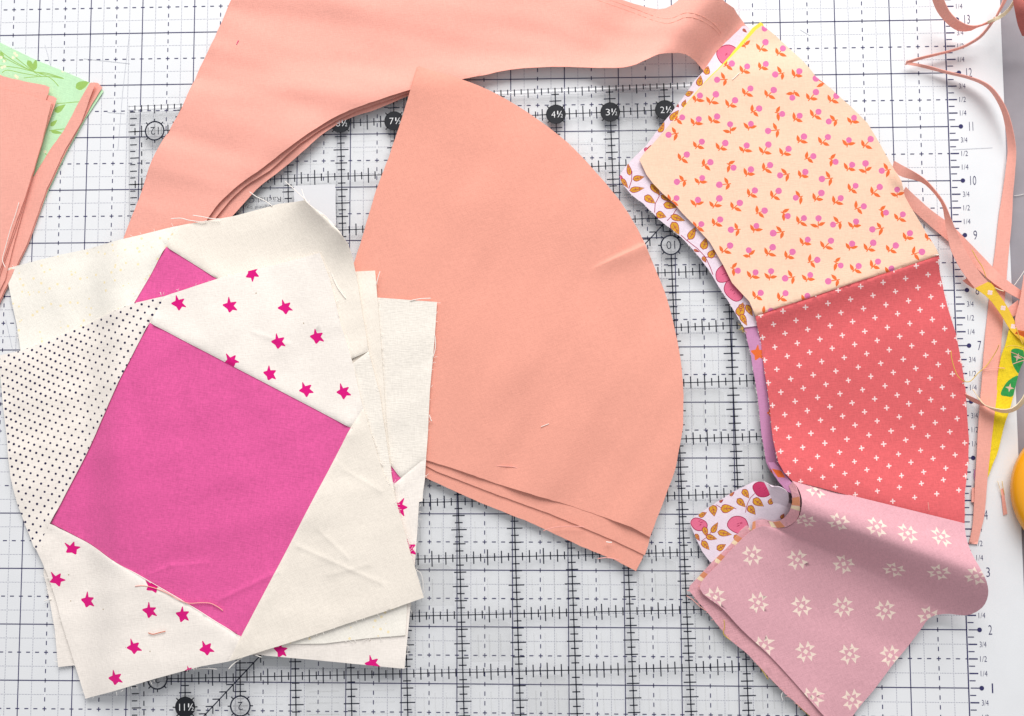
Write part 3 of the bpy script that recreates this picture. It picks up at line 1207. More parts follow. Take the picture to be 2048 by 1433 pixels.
sheet('coral_fabric_piece', out_px([(179.5, 166.5), (184, 165), (191, 168), (178, 200), (162, 246), (131, 298), (94, 377), (54, 488), (-2, 604), (-60, 690), (-60, 500), (10, 430), (68, 352), (104, 300), (127, 262), (155, 210)], z2), hmap(z2), [CORAL], grid=.12)
tag(COL.objects[-1], 'coral strip lying diagonally on the mint print above a second narrow coral strip', 'fabric piece', 'coral pieces at the left edge')
for L_, poly, lab in ((.095, [(-60, 130), (0, 150), (95, 190), (107, 193), (113, 197), (109, 212), (92, 260), (68, 342), (27, 490), (10, 560), (-60, 700)], 'coral square third from the top at the left edge, corner beside the mint leaves'),
                      (.122, [(-60, 138), (0, 152), (60, 165.5), (89, 170.5), (99, 175), (97, 186), (91, 200), (106, 206), (80, 300), (50, 400), (17, 500), (-4, 560), (-60, 700)], 'coral square at the left edge reaching highest onto the mint print'),
                      (.15, [(-60, 164), (0, 178), (60, 191), (102.6, 204.5), (98, 225), (85, 280), (51, 393), (30, 450), (10, 510), (-12, 575), (-60, 700)], 'topmost coral square of the pile cut off by the left edge')):
    def zz(x, y, L_=L_):
        return L_ + wr(x, y, .5, 21, .02) + .02
    sheet('coral_fabric_piece', out_px(poly, zz), hmap(zz), [CORAL], grid=.12)
    tag(COL.objects[-1], lab, 'fabric piece', 'coral pieces at the left edge')

# ------------------------------------------------------------------ pieced arcs on the right
sL, sR = at(1584, 962, .45), at(1929, 1047, .45)
pcs = at(1512, 632, .3), at(1878, 511, .3)


def arc_z(L_, edge=0, roll=0, seams=True, seed=31):
    def f(x, y):
        z = base(x, y) + L_ + .02 + wr(x, y, .45, seed, .03)
        if roll:
            d = segd((x, y), sL, sR)
            z += roll * math.exp(-(d / .75) ** 2)
        if seams:
            d = segd((x, y), *pcs)
            below = (x - pcs[0][0]) * (pcs[1][1] - pcs[0][1]) - (y - pcs[0][1]) * (pcs[1][0] - pcs[0][0]) > 0
            z -= .028 * math.exp(-(d / .022) ** 2)
            # the watermelon patch bellies down after the seam and rises again
            if below:
                z -= .08 * math.exp(-((d - .55) / .42) ** 2)
                z += .05 * math.exp(-(d / .2) ** 2)
            else:
                z += .05 * math.exp(-(d / .35) ** 2)
        return z
    return f


def leaf_print(L_, u, v, ang, ln, wd, zf, mids=True):
    """mustard leaf with wine outline and mid-rib"""
    L_.append((PXL(leafp(u, v, ang, ln, wd), zf), 1))
    L_.append((PXL(leafp(u, v, ang, ln - 3.0, wd - 3.0), zf), 2))
    a = math.radians(ang)
    c_, s_ = math.cos(a), math.sin(a)
    L_.append((PXL(stroke([(u - ln * .3 * c_, v + ln * .3 * s_), (u + .6, v + .4), (u + ln * .3 * c_, v - ln * .3 * s_)], 1.1), zf), 1))
    for k in (-.12, .12):
        bx, by = u + ln * k * c_, v - ln * k * s_
        for sd in (1, -1):
            an = a + sd * .9
            L_.append((PXL(stroke([(bx + .8 * math.cos(an), by - .8 * math.sin(an)), (bx + wd * .30 * math.cos(an), by - wd * .30 * math.sin(an))], .9), zf), 1))


def rose_print(L_, u, v, rx, ry, zf, rot=0, m_=3):
    L_.append((PXL(blob(u, v, rx, ry, 22, .04, rot), zf), 1))
    L_.append((PXL(blob(u, v, rx - 1.6, ry - 1.6, 22, .04, rot), zf), m_))
    for k in range(5):
        a = random.uniform(0, 6.28)
        q_ = random.uniform(.1, .45)
        x_, y_ = u + rx * q_ * math.cos(a), v + ry * q_ * math.sin(a)
        L_.append((PXL(stroke([(x_, y_), (x_ + rx * .2, y_ - ry * .14)], 1.0), zf), 1))


# --- lower unit: rose-print end and dusty pink backs
HM = [LILAC, WINE, MUSTARD, ROSE, DROSE]


def zH(x, y):
    t_ = at(1560, 1000, .3)
    return base(x, y) + .008 + wr(x, y, .5, 41, .02) + .30 * math.exp(-(math.hypot(x - t_[0], y - t_[1]) / .42) ** 2)


sF = lambda x, y: (1360 + x / 6.823, 920 + y / 6.823)
hp = []
for l in ([(1020, 460), (960, 520), (925, 590), (905, 650), (895, 722)], [(490, 612), (520, 630), (560, 655)], [(740, 660), (770, 672)], [(520, 870), (430, 960), (400, 1030)], [(400, 1035), (340, 1075), (290, 1110)], [(200, 1020), (270, 1100)]):
    hp.append((PXL(stroke([sF(*p) for p in l], 1.3), zH), 1))
for x, y, rx, ry, m_ in ((258, 882, 122, 88, 3), (795, 890, 152, 122, 3), (1120, 405, 135, 105, 4)):
    rose_print(hp, *sF(x, y), rx / 6.823, ry / 6.823, zH, 20, m_)
for x, y, a, ln, wd in ((900, 465, -55, 155, 95), (838, 590, -45, 170, 95), (1070, 585, -35, 185, 115), (980, 690, -50, 165, 105), (455, 695, -80, 165, 120), (650, 665, 5, 200, 125), (310, 745, 25, 130, 80), (475, 925, 60, 175, 85), (348, 985, -72, 160, 85), (430, 1062, -15, 165, 85), (610, 1005, -10, 205, 95), (350, 1170, -50, 165, 90), (240, 1060, -60, 120, 60), (565, 1190, 30, 150, 95), (780, 1070, -45, 120, 80), (712, 465, 40, 90, 50), (565, 562, 35, 70, 40), (1245, 560, 60, 120, 80), (1400, 770, 60, 90, 60)):
    leaf_print(hp, *sF(x, y), a, ln / 6.823, wd / 6.823, zH)
hroot = thing('pieced_arc', (*at(1560, 1150, 0), .1), 'lowest pieced fabric arc, rose print end sticking out left of the rolled dusty pink patch', 'pieced fabric arc', 'folded pieced arcs')
sheet('rose_print_patch', out_px([(1379, 1044), (1382, 1039), (1416.4, 1016.5), (1461, 987.5), (1490, 972), (1508.7, 963.5), (1526, 963.5), (1543, 980.6), (1560, 1000), (1590, 1010), (1590, 1100), (1480, 1160), (1420, 1124), (1405, 1104), (1392.5, 1080)], zH), hmap(zH), HM, hp, parent=hroot, grid=.1, label='white patch printed with pink roses and mustard leaves')


def zH2(x, y):
    return base(x, y) + .024 + wr(x, y, .5, 41, .02)


PLM = [DUSTYB, PLAIDO, STRIPC]
plaid = []
for u, v, a in ((1404, 1147, 50), (1440, 1113, 50), (1474, 1076, 48), (1508, 1048, 30)):
    plaid.append((PXL([(u - 9, v + 3), (u - 1, v - 6), (u + 12, v + 2), (u + 4, v + 11)], zH2), 1))
    plaid.append((PXL([(u - 11, v + 11), (u - 8, v + 3), (u + 6, v + 12), (u + 2, v + 18)], zH2), 2))
sheet('dusty_pink_patch', out_px([(1377, 1181), (1380, 1172), (1421, 1128), (1460, 1090), (1480, 1062), (1495, 1049), (1512, 1046), (1528, 1048), (1540, 1060), (1520, 1140), (1600, 1290), (1690, 1400), (1680, 1450), (1630, 1440), (1621.6, 1433), (1570, 1387.6), (1536, 1353), (1498.5, 1312), (1457.4, 1278), (1416.4, 1227)], zH2), hmap(zH2), PLM, plaid, parent=hroot, grid=.12, label='coarse back of a dusty pink patch with a tan and cream plaid selvage')
fray(zH2, [(1377, 1181), (1416, 1227), (1498, 1312), (1621, 1433)], 26, THREADC, hroot, outside=-1)

# --- middle unit: rose print and mauve edge
zG = arc_z(.055, seams=False)
gp = []
s4 = lambda x, y: (1220 + x / 3.981, 320 + y / 3.981)
for l in ([(175, 90), (172, 165), (150, 230)], [(365, 190), (375, 240), (392, 290), (360, 350), (355, 420)], [(530, 390), (500, 440), (455, 485)], [(565, 600), (610, 640), (700, 710), (760, 775), (800, 860), (820, 915)], [(610, 645), (690, 560)], [(400, 270), (420, 262)], [(1040, 1180), (1060, 1240)], [(760, 775), (850, 775)]):
    gp.append((PXL(stroke([s4(*p) for p in l], 1.5), zG), 1))
for x, y, rx, ry in ((84, 145, 18, 24), (920, 905, 88, 70), (985, 1040, 70, 95)):
    rose_print(gp, *s4(x, y), rx / 3.981, ry / 3.981, zG, -30)
for x, y, a, ln, wd in ((150, 75, 100, 105, 42), (228, 145, 12, 100, 50), (118, 188, -55, 100, 40), (215, 235, 10, 125, 50), (362, 238, -50, 120, 55), (318, 318, -35, 110, 62), (448, 308, -30, 105, 44), (482, 366, -12, 120, 62), (408, 442, -20, 90, 62), (540, 466, -20, 125, 56), (522, 546, -60, 120, 70), (655, 585, 62, 118, 62), (752, 668, 75, 100, 66), (815, 745, 45, 95, 62), (752, 795, -60, 60, 36), (690, 725, -20, 55, 24), (1042, 1190, 72, 120, 76), (1066, 1275, -62, 110, 52), (1110, 1200, -60, 110, 50), (1050, 1165, 20, 60, 40)):
    leaf_print(gp, *s4(x, y), a, ln / 3.981, wd / 3.981, zG)
for u, v, a, ln, wd in ((1399.5, 162, 80, 23, 14), (1379, 187, 20, 19, 12), (1368.5, 207, 70, 17, 10), (1349, 231, 50, 28, 14), (1323, 255, 60, 24, 14), (1414, 141, 75, 19, 14), (1355, 212, -50, 9, 7), (1299, 296, 60, 14, 7), (1489.6, 62, -40, 12, 6)):
    leaf_print(gp, u, v, a, ln, wd, zG)
rose_print(gp, 1455, 110, 22, 21, zG)
rose_print(gp, 1292, 300, 4, 5, zG)
groot = thing('pieced_arc', (*at(1420, 600, 0), .1), 'middle pieced fabric arc, rose print and mauve patches peeking out left of the peach arc', 'pieced fabric arc', 'folded pieced arcs')
gout = [(1484, 53), (1460, 77), (1433.5, 102.6), (1406, 143.6), (1389, 161), (1372, 188), (1348, 219), (1322, 252), (1293, 290.7), (1265, 318), (1252, 332), (1244, 343), (1239.5, 353), (1243, 366), (1262, 390), (1286, 407), (1320, 441), (1350, 465), (1365, 477), (1392.5, 507.6), (1416.4, 538.4), (1437, 572.6), (1461, 610), (1478, 638), (1488, 656)]
sheet('rose_print_patch', out_px(gout + [(1600, 640), (1520, 520), (1450, 400), (1500, 200), (1560, 110), (1500, 60), (1492, 52)], zG), hmap(zG), HM, gp, parent=groot, grid=.11, label='white patch printed with mustard leaves and pink roses')
mz = arc_z(.030, seams=False)
mp_ = []
for u, v, s_, r_ in ((1516, 707, .95, 20), (1541, 826, .5, 0), (1551, 947, .8, 40)):
    mp_.append((star_px(u, v, r_, s_, mz), 1))
sheet('mauve_patch', out_px([(1488, 656), (1495, 682), (1502, 713), (1509, 755), (1515.6, 795), (1522, 863), (1532.7, 925), (1540, 942), (1552, 955), (1590, 960), (1580, 800), (1545, 640)], mz), hmap(mz), [MAUVE, ORANGE], mp_, parent=groot, grid=.11, label='mauve patch with burnt orange stars')
fray(zG, gout[11:], 40, THREADW, groot, lmax=.05, outside=-1)
fray(mz, [(1488, 656), (1502, 713), (1515, 795), (1522, 863), (1533, 925)], 40, THREADW, groot, lmax=.045, outside=-1)
fray(mz, [(1484, 652), (1492, 662)], 14, THREADY, groot, lmax=.16, outside=-1)

# --- the lemon sheet seen as a sliver
zY = arc_z(.088, seams=False)
sheet('yellow_fabric_piece', out_px([(1520.7, 45), (1505, 56), (1489, 76), (1467.5, 102), (1443, 131), (1406.5, 167.6), (1376.5, 203), (1348, 238), (1346, 246), (1420, 300), (1600, 200), (1530, 60), (1526, 48)], zY), hmap(zY), [YELLOW], grid=.13)
tag(COL.objects[-1], 'lemon yellow cotton sliver between the rose print and the peach patch', 'fabric piece')

# --- top unit: peach, watermelon, dusty pink roll
zF = arc_z(.118, roll=.36)
troot = thing('pieced_arc', (*at(1700, 640, 0), .12), 'topmost pieced fabric arc of peach flower, watermelon cross and dusty pink star patches', 'pieced fabric arc', 'folded pieced arcs')
s3 = lambda x, y: (1348 + x / 2.924, y / 2.924)
s6 = lambda x, y: (1348 + x / 2.924, 470 + y / 2.924)
FL3 = [(535, 248, 508, 290), (637, 285, 612, 315), (530, 168, 505, 130), (338, 373, 305, 385), (428, 390, 405, 420), (537, 375, 510, 400), (592, 437, 630, 430), (733, 418, 710, 445), (830, 460, 872, 485), (252, 468, 298, 466), (447, 519, 420, 550), (583, 528, 550, 560), (692, 573, 700, 545), (830, 540, 795, 580), (950, 562, 920, 590), (245, 553, 215, 600), (357, 588, 325, 620), (152, 560, 130, 588), (498, 636, 462, 655), (633, 668, 605, 662), (735, 678, 710, 700), (845, 655, 820, 680), (905, 712, 943, 705), (1053, 690, 1040, 715), (145, 698, 122, 725), (252, 683, 225, 710), (328, 728, 330, 768), (450, 725, 440, 750), (550, 767, 602, 762), (48, 688, 15, 702), (-32, 790, 12, 782), (760, 800, 735, 827), (900, 803, 868, 837), (1023, 820, 1015, 848), (1150, 815, 1115, 855), (163, 830, 135, 860), (300, 838, 270, 872), (425, 852, 410, 882), (552, 847, 525, 892), (670, 872, 640, 902), (815, 915, 778, 928), (945, 948, 920, 935), (1042, 965, 1020, 990), (1120, 957, 1122, 1002), (1215, 1000, 1252, 995), (75, 905, 43, 932), (213, 950, 176, 968), (348, 982, 322, 965), (450, 992, 428, 1022), (562, 967, 530, 992), (620, 1027, 662, 1020), (768, 1007, 745, 1032), (865, 1048, 914, 1044), (17, 1065, 58, 1058), (165, 1042, 150, 1068), (265, 1082, 318, 1077), (1062, 1088, 1035, 1112), (1203, 1095, 1165, 1132), (1305, 1110, 1305, 1142), (473, 1115, 445, 1142), (612, 1118, 580, 1152), (712, 1158, 738, 1152), (862, 1130, 830, 1168), (975, 1160, 943, 1187), (15, 1160, -16, 1180), (140, 1170, 130, 1198), (265, 1162, 235, 1207), (385, 1188, 350, 1217), (1110, 1208, 1070, 1221), (1240, 1245, 1212, 1233), (1338, 1255, 1315, 1282), (530, 1233, 493, 1247), (665, 1265, 638, 1248), (760, 1277, 735, 1302), (845, 1278, 843, 1322), (930, 1315, 965, 1303), (1065, 1297, 1050, 1327), (1160, 1343, 1213, 1336), (1380, 1365, 1360, 1397), (1520, 1370, 1490, 1397), (270, 1285, 240, 1312), (160, 1312, 135, 1332), (333, 1345, 373, 1343), (482, 1322, 470, 1348), (580, 1365, 632, 1357), (410, 225, 415, 268)]
FL6 = [(328, 63, 290, 97), (437, 90, 442, 120), (577, 73, 550, 112), (693, 100, 663, 132), (782, 28, 760, 52), (918, 35, 883, 72), (1042, 52, 1030, 78), (1165, 47, 1135, 87), (1297, 63, 1263, 92), (1450, 100, 1403, 112), (838, 147, 797, 159), (975, 180, 948, 163), (1080, 183, 1055, 207), (1193, 157, 1163, 187), (1272, 197, 1258, 220), (373, 210, 345, 198), (477, 220, 455, 247), (568, 213, 560, 252), (650, 255, 693, 248), (797, 235, 780, 262), (902, 272, 954, 264), (507, 340, 480, 364), (652, 342, 620, 376), (780, 357, 765, 382), (567, 445, 530, 458)]
pp = []
for L0, s_ in ((FL3, s3), (FL6, s6)):
    for cx_, cy_, bx, by in L0:
        c_ = s_(cx_, cy_)
        b_ = s_(bx, by)
        dx, dy = c_[0] - b_[0], c_[1] - b_[1]
        dl = math.hypot(dx, dy)
        ang = math.degrees(math.atan2(-dy, dx))
        rr = 6.4 * (1 + .012 * (dl - 14)) * random.uniform(.95, 1.04)
        for sd, l_ in ((1, 15.5), (-1, 15.5)):
            aa = ang + sd * random.uniform(52, 74)
            a_ = math.radians(aa)
            l_ *= random.uniform(.9, 1.1)
            k_ = 2.4 if sd > 0 else -.6
            ox_, oy_ = b_[0] - k_ * dx / dl, b_[1] - k_ * dy / dl
            pp.append((PXL(leafp(ox_ + l_ * .52 * math.cos(a_), oy_ - l_ * .52 * math.sin(a_), aa, l_, 6.8, .8), zF), 1))
        ux, uy = dx / dl, dy / dl
        pp.append((PXL(stroke([(b_[0] - ux * 5.5, b_[1] - uy * 5.5), (b_[0], b_[1]), (c_[0] - ux * 3, c_[1] - uy * 3)], 1.9), zF), 1))
        if (cx_, cy_) != (410, 225):
            pp.append((PXL(blob(*c_, rr, rr, 14, .02), zF), 2))
peach_o = [(1524, 51), (1538, 61), (1553, 73.5), (1577, 96), (1601, 118), (1632, 154), (1662.6, 178), (1700, 212), (1734.5, 246), (1758.4, 285.6), (1779, 323), (1803, 362.5), (1809.7, 393), (1820, 412), (1833.6, 434), (1854, 468.5), (1868, 490), (1878, 511)]
seam1 = [(1878, 511), (1792.6, 540), (1724, 560.6), (1621.6, 595), (1560, 615), (1510.5, 633)]
peach_l = [(1498.5, 603), (1464, 566), (1447, 531.6), (1420, 485), (1392.5, 455), (1365, 427), (1348, 407), (1325, 387), (1306.6, 368), (1293, 350), (1286, 335), (1279, 320), (1290, 304), (1304, 290), (1325, 266), (1348, 239), (1378, 203), (1408, 167.6), (1432, 144), (1454, 123), (1484, 92), (1512, 60)]
sheet('peach_flower_patch', out_px(peach_o + seam1[1:] + peach_l, zF), hmap(zF), [PEACH, ORANGE, MPINK], pp, parent=troot, grid=.12, jag=0, label='peach patch with little pink and orange flowers')


def cross(u, v, s_=1.0, rot=0):
    a_ = math.radians(rot)
    w_ = 1.25 * s_
    l_ = 5.3 * s_
    P_ = [(-w_, -l_), (w_, -l_), (w_, -w_), (l_, -w_), (l_, w_), (w_, w_), (w_, l_), (-w_, l_), (-w_, w_), (-l_, w_), (-l_, -w_), (-w_, -w_)]
    P_ = [(x * random.uniform(.9, 1.1), y * random.uniform(.9, 1.1)) for x, y in P_]
    return [(u + x * math.cos(a_) - y * math.sin(a_), v + x * math.sin(a_) + y * math.cos(a_)) for x, y in P_]


rows = [(1285, 205), (960, 325), (506, 470), (582, 524), (650, 577), (590, 657), (662, 710), (601, 787), (683, 843), (625, 920), (708, 975), (648, 1052), (728, 1108), (672, 1185), (753, 1243), (710, 1320), (797, 1370), (870, 1418), (944, 1474), (1060, 1520), (1150, 1580)]
cp = []
for k, (x_, y_) in enumerate(rows):
    ax, ay = (131.5, -23) if k < 12 else (129, -24)
    for i in range(-4, 11):
        X_, Y_ = x_ + ax * i, y_ + ay * i
        if k > 15:
            Y_ += 2.2 * i
            if i < 0:
                Y_ -= 4 * i
        if not (440 < X_ < 1760):
            continue
        cp.append((PXL(cross(*s6(X_, Y_), 1.0 if k < 16 else .95, random.uniform(-4, 4) - 6), zF), 1))
coral_l = [(1514, 650), (1522, 682), (1529, 743.6), (1539.5, 812), (1546, 880), (1556.6, 925), (1568, 945), (1584, 962)]
coral_r = [(1929, 1047), (1929.4, 1015), (1929.4, 987.5), (1933, 960), (1937, 925), (1938, 880), (1934.5, 832.5), (1931, 778), (1922.6, 723), (1912, 668), (1903, 640), (1895, 613.6), (1885, 569), (1878, 535), (1878, 511)]
seam2 = [(1584, 962), (1638.7, 975.5), (1724, 997.7), (1827, 1021.7), (1929, 1047)]
sheet('watermelon_cross_patch', out_px(seam1[::-1] + coral_r[::-1][1:] + seam2[::-1][1:] + coral_l[::-1][1:], zF), hmap(zF), [CROSSR, WHITEI], cp, parent=troot, grid=.12, jag=0, label='watermelon pink patch printed with rows of tiny white crosses')
fray(zF, [(1512, 640), (1522, 682), (1539, 812), (1556, 925)], 30, THREADW, troot, lmax=.04, outside=-1)
fray(zF, coral_r, 40, THREADC, troot, lmax=.04, outside=-1)
fray(zF, [(1876, 512), (1880, 508)], 6, THREADW, troot, lmax=.22, outside=1)


# the rolled dusty pink patch: a ruled surface between its two long edges
class Ruled:
    def __init__(s, rows_):
        s.L = np.array([at3(*r_[:3]) for r_ in rows_])
        s.R = np.array([at3(*r_[3:6]) for r_ in rows_])
        s.n = len(rows_)
        mid = (s.L + s.R) / 2
        s.S = np.concatenate([[0], np.cumsum(np.linalg.norm(np.diff(mid, axis=0), axis=1))])
        s.W = float(np.mean(np.linalg.norm(s.L - s.R, axis=1)))

    def cr(s, P_, i, t_):
        p0 = P_[max(i - 1, 0)]
        p1 = P_[i]
        p2 = P_[min(i + 1, s.n - 1)]
        p3 = P_[min(i + 2, s.n - 1)]
        return .5 * ((2 * p1) + (-p0 + p2) * t_ + (2 * p0 - 5 * p1 + 4 * p2 - p3) * t_ ** 2 + (-p0 + 3 * p1 - 3 * p2 + p3) * t_ ** 3)

    def ev(s, x, y):
        """x across 0..W, y along 0..length"""
        y = min(max(y, 0), s.S[-1] - 1e-6)
        i = int(np.searchsorted(s.S, y, side='right') - 1)
        t_ = (y - s.S[i]) / (s.S[i + 1] - s.S[i])
        a = s.cr(s.L, i, t_)
        b_ = s.cr(s.R, i, t_)
        k = x / s.W
        return tuple(a + (b_ - a) * k)

    def inv(s, u, v):
        best = None
        for iy in range(0, 121):
            y = s.S[-1] * iy / 120
            for ix in range(0, 61):
                pass
        return best


zl, zr = zF(*px(1584, 962, zF)), zF(*px(1929, 1047, zF))
ROLL = Ruled([(1584, 962, zl, 1929, 1047, zr),
              (1597, 978, .72, 1933, 1078, .62),
              (1604, 1000, .86, 1944, 1108, .80),
              (1602, 1022, .84, 1962, 1140, .93),
              (1596, 1038, .68, 1974, 1166, .90),
              (1584, 1050, .48, 1976, 1192, .76),
              (1570, 1057, .33, 1964, 1216, .56),
              (1551, 1056, .26, 1935, 1231, .38),
              (1526, 1052, .27, 1893, 1228, .29),
              (1502, 1063, .235, 1860, 1236, .24),
              (1474, 1088, .215, 1835, 1268, .20),
              (1440, 1125, .20, 1808, 1304, .165),
              (1399, 1175.5, .19, 1778, 1340, .13)])
# the rest of the patch continues flat: extend to the lower edge
extra_rows = [((1444, 1217), (1750, 1374)), ((1500, 1276), (1725, 1404)), ((1560, 1334), (1712, 1424)), ((1640, 1420), (1702, 1440))]
ext = Ruled.__new__(Ruled)
Rw = ROLL
Rw.__init__([(1584, 962, zl, 1929, 1047, zr), (1597, 978, .72, 1933, 1078, .62), (1604, 1000, .86, 1944, 1108, .80), (1602, 1022, .84, 1962, 1140, .93), (1596, 1038, .68, 1974, 1166, .90), (1584, 1050, .48, 1976, 1192, .76),
             (1570, 1057, .33, 1964, 1216, .56), (1551, 1056, .26, 1935, 1231, .38), (1526, 1052, .27, 1893, 1228, .29), (1502, 1063, .235, 1860, 1236, .24), (1474, 1088, .215, 1838, 1264, .20), (1440, 1125, .20, 1812, 1298, .165), (1399, 1175.5, .215, 1788, 1326, .18),
             (1443.8, 1216.6, .215, 1765, 1357, .17), (1484.8, 1261, .21, 1745, 1384, .17), (1539.5, 1312, .21, 1728, 1404, .17), (1587.4, 1363.6, .21, 1712, 1424, .18), (1640, 1424, .21, 1698, 1446, .18), (1662, 1446, .21, 1690, 1458, .18)])
NY, NX = 240, 80
GR = np.array([[Rw.ev(Rw.W * ix / NX, Rw.S[-1] * iy / NY) for ix in range(NX + 1)] for iy in range(NY + 1)])
Q = (GR - CAM) @ ROT
GU = CX + F * Q[..., 0] / -Q[..., 2]
GV = CY - F * Q[..., 1] / -Q[..., 2]
DEP = -Q[..., 2]


def inv_roll(u, v):
    d = np.hypot(GU - u, GV - v) + DEP * .6
    i = np.unravel_index(np.argmin(d), d.shape)
    return Rw.W * i[1] / NX, Rw.S[-1] * i[0] / NY, i


def star8(u, v, s_=1.0):
    """the printed eight-pointed patchwork star, laid into the cloth's own plane"""
    x0_, y0_, (iy, ix) = inv_roll(u, v)
    p0 = np.array(Rw.ev(x0_, y0_))
    ex = (np.array(Rw.ev(x0_ + .05, y0_)) - np.array(Rw.ev(x0_ - .05, y0_))) / .1
    ey = (np.array(Rw.ev(x0_, min(y0_ + .05, Rw.S[-1] - .001))) - np.array(Rw.ev(x0_, max(y0_ - .05, 0)))) / .1
    # solve so that the star keeps its shape on the surface; its axis follows the weave
    w1 = (GR[iy, min(ix + 3, NX)] - GR[iy, max(ix - 3, 0)])
    w1 /= np.linalg.norm(w1)
    t1 = np.array([.985, .17, 0]) if iy > NY * .42 else np.array([.96, -.27, 0])
    nrm = np.cross(ex, ey)
    nrm /= np.linalg.norm(nrm)
    A1 = w1 if iy < NY * .42 else t1 - nrm * np.dot(t1, nrm)
    A1 /= np.linalg.norm(A1)
    B1 = np.cross(nrm, A1)
    M = np.stack([ex, ey], 1)
    out_ = []

    def to(x, y):
        q_ = A1 * x * s_ + B1 * y * s_
        t3d = p0 + q_
        a0, a1 = max(iy - 14, 0), min(iy + 15, NY + 1)
        b0, b1 = max(ix - 9, 0), min(ix + 10, NX + 1)
        dd = np.linalg.norm(GR[a0:a1, b0:b1] - t3d, axis=2)
        k = np.unravel_index(np.argmin(dd), dd.shape)
        jy, jx = min(max(a0 + k[0], 1), NY - 1), min(max(b0 + k[1], 1), NX - 1)
        hx, hy = Rw.W / NX, Rw.S[-1] / NY
        M2 = np.stack([(GR[jy, jx + 1] - GR[jy, jx - 1]) / (2 * hx), (GR[jy + 1, jx] - GR[jy - 1, jx]) / (2 * hy)], 1)
        c_, *_ = np.linalg.lstsq(M2, t3d - GR[jy, jx], rcond=None)
        return (jx * hx + c_[0], jy * hy + c_[1])
    g = .048
    out_.append([to(g, 0), to(0, g), to(-g, 0), to(0, -g)])
    for k in range(4):
        a_ = math.pi / 2 * k
        c_, s2 = math.cos(a_), math.sin(a_)
        for t3 in ([(.010, .070), (.098, .086), (.070, .176)], [(-.010, .070), (-.098, .086), (-.070, .176)]):
            out_.append([to(x * c_ - y * s2, x * s2 + y * c_) for x, y in t3])
    return out_


sp = []
for u, v in ((1504.6, 1112), (1593.5, 1119), (1686.6, 1127.7), (1787.5, 1138), (1879, 1146.5), (1953, 1151.6), (1679.7, 1045.6), (1753, 1054), (1814.8, 1067.8), (1881.5, 1076), (1612, 1042), (1630, 979), (1430, 1196), (1515.6, 1204.6), (1602.8, 1211.5), (1688, 1215), (1772, 1221.7), (1857.6, 1232), (1529, 1292), (1613, 1304), (1698.5, 1309), (1780.6, 1312), (1625, 1394.5), (1705.4, 1399.6)):
    for poly in star8(u, v, 1.02):
        sp.append((poly, 1))


def roll_map(x, y):
    p = np.array(Rw.ev(x, y))
    k = sstep((y - Rw.S[8]) / 1.5)
    p[2] += wr(p[0], p[1], .6, 51, .03) * k
    return tuple(p)


Oy = [(0, y) for y in np.linspace(0, Rw.S[-1], 60)] + [(Rw.W * t_, Rw.S[-1]) for t_ in np.linspace(0, 1, 16)[1:]] + [(Rw.W, y) for y in np.linspace(Rw.S[-1], 0, 60)[1:]] + [(Rw.W * t_, 0) for t_ in np.linspace(1, 0, 16)[1:-1]]
sheet('dusty_pink_star_patch', Oy, roll_map, [DUSTY, STARI], sp, parent=troot, grid=.085, jag=.0, insets=(.03,), label='dusty pink patch with ivory stars, rolled over on itself')

# curled seam ends inside the mouth of the roll
sheet_rows = [
    ('seam_curl', LILAC, [(1527, 962, .42, 1545, 975, .60), (1535, 978, .50, 1557, 974, .66), (1541, 992, .46, 1570, 980, .66), (1547, 1008, .40, 1577, 990, .60), (1553, 1020, .34, 1577, 1004, .50), (1562, 1027, .30, 1572, 1018, .38)], 'pale lilac underside curling out of the roll'),
    ('seam_curl', MAUVE, [(1536, 925, .30, 1548, 925, .34), (1545, 945, .36, 1563, 940, .42), (1556, 962, .46, 1575, 955, .56), (1568, 976, .56, 1586, 970, .66), (1577, 985, .62, 1594, 990, .74)], 'mauve seam allowance tucked into the roll'),
    ('seam_curl', DUSTYB, [(1577, 972, .62, 1586, 964, .70), (1584, 990, .70, 1597, 985, .80), (1583, 1010, .66, 1600, 1012, .80), (1577, 1026, .56, 1596, 1036, .66), (1564, 1040, .38, 1577, 1053, .42), (1545, 1044, .28, 1553, 1056, .27), (1524, 1039, .25, 1527, 1052, .26), (1505, 1044, .22, 1504, 1062, .22)], 'dusty pink seam allowance round the mouth of the roll'),
]
for nm, mt, rws, lab in sheet_rows:
    Rr = Ruled(rws)
    Oo = [(0, y) for y in np.linspace(0, Rr.S[-1], 14)] + [(Rr.W, y) for y in np.linspace(Rr.S[-1], 0, 14)]
    pl = []
    if mt is MAUVE:
        pl = [([(Rr.W * .1, .12), (Rr.W * .9, .2), (Rr.W * .8, .36), (Rr.W * .2, .3)], 1)]
    if mt is DUSTYB:
        pl = [([(0, y_), (Rr.W, y_), (Rr.W, y_ + .14), (0, y_ + .14)], 1) for y_ in (.25, .95, 1.42)] + [([(0, y_), (Rr.W, y_), (Rr.W, y_ + .08), (0, y_ + .08)], 2) for y_ in (.40, 1.10)]
    sheet(nm, Oo, Rr.ev, [mt, ORANGE if mt is MAUVE else PLAIDO, STRIPC], pl, parent=troot, grid=.06, insets=(), label=lab)


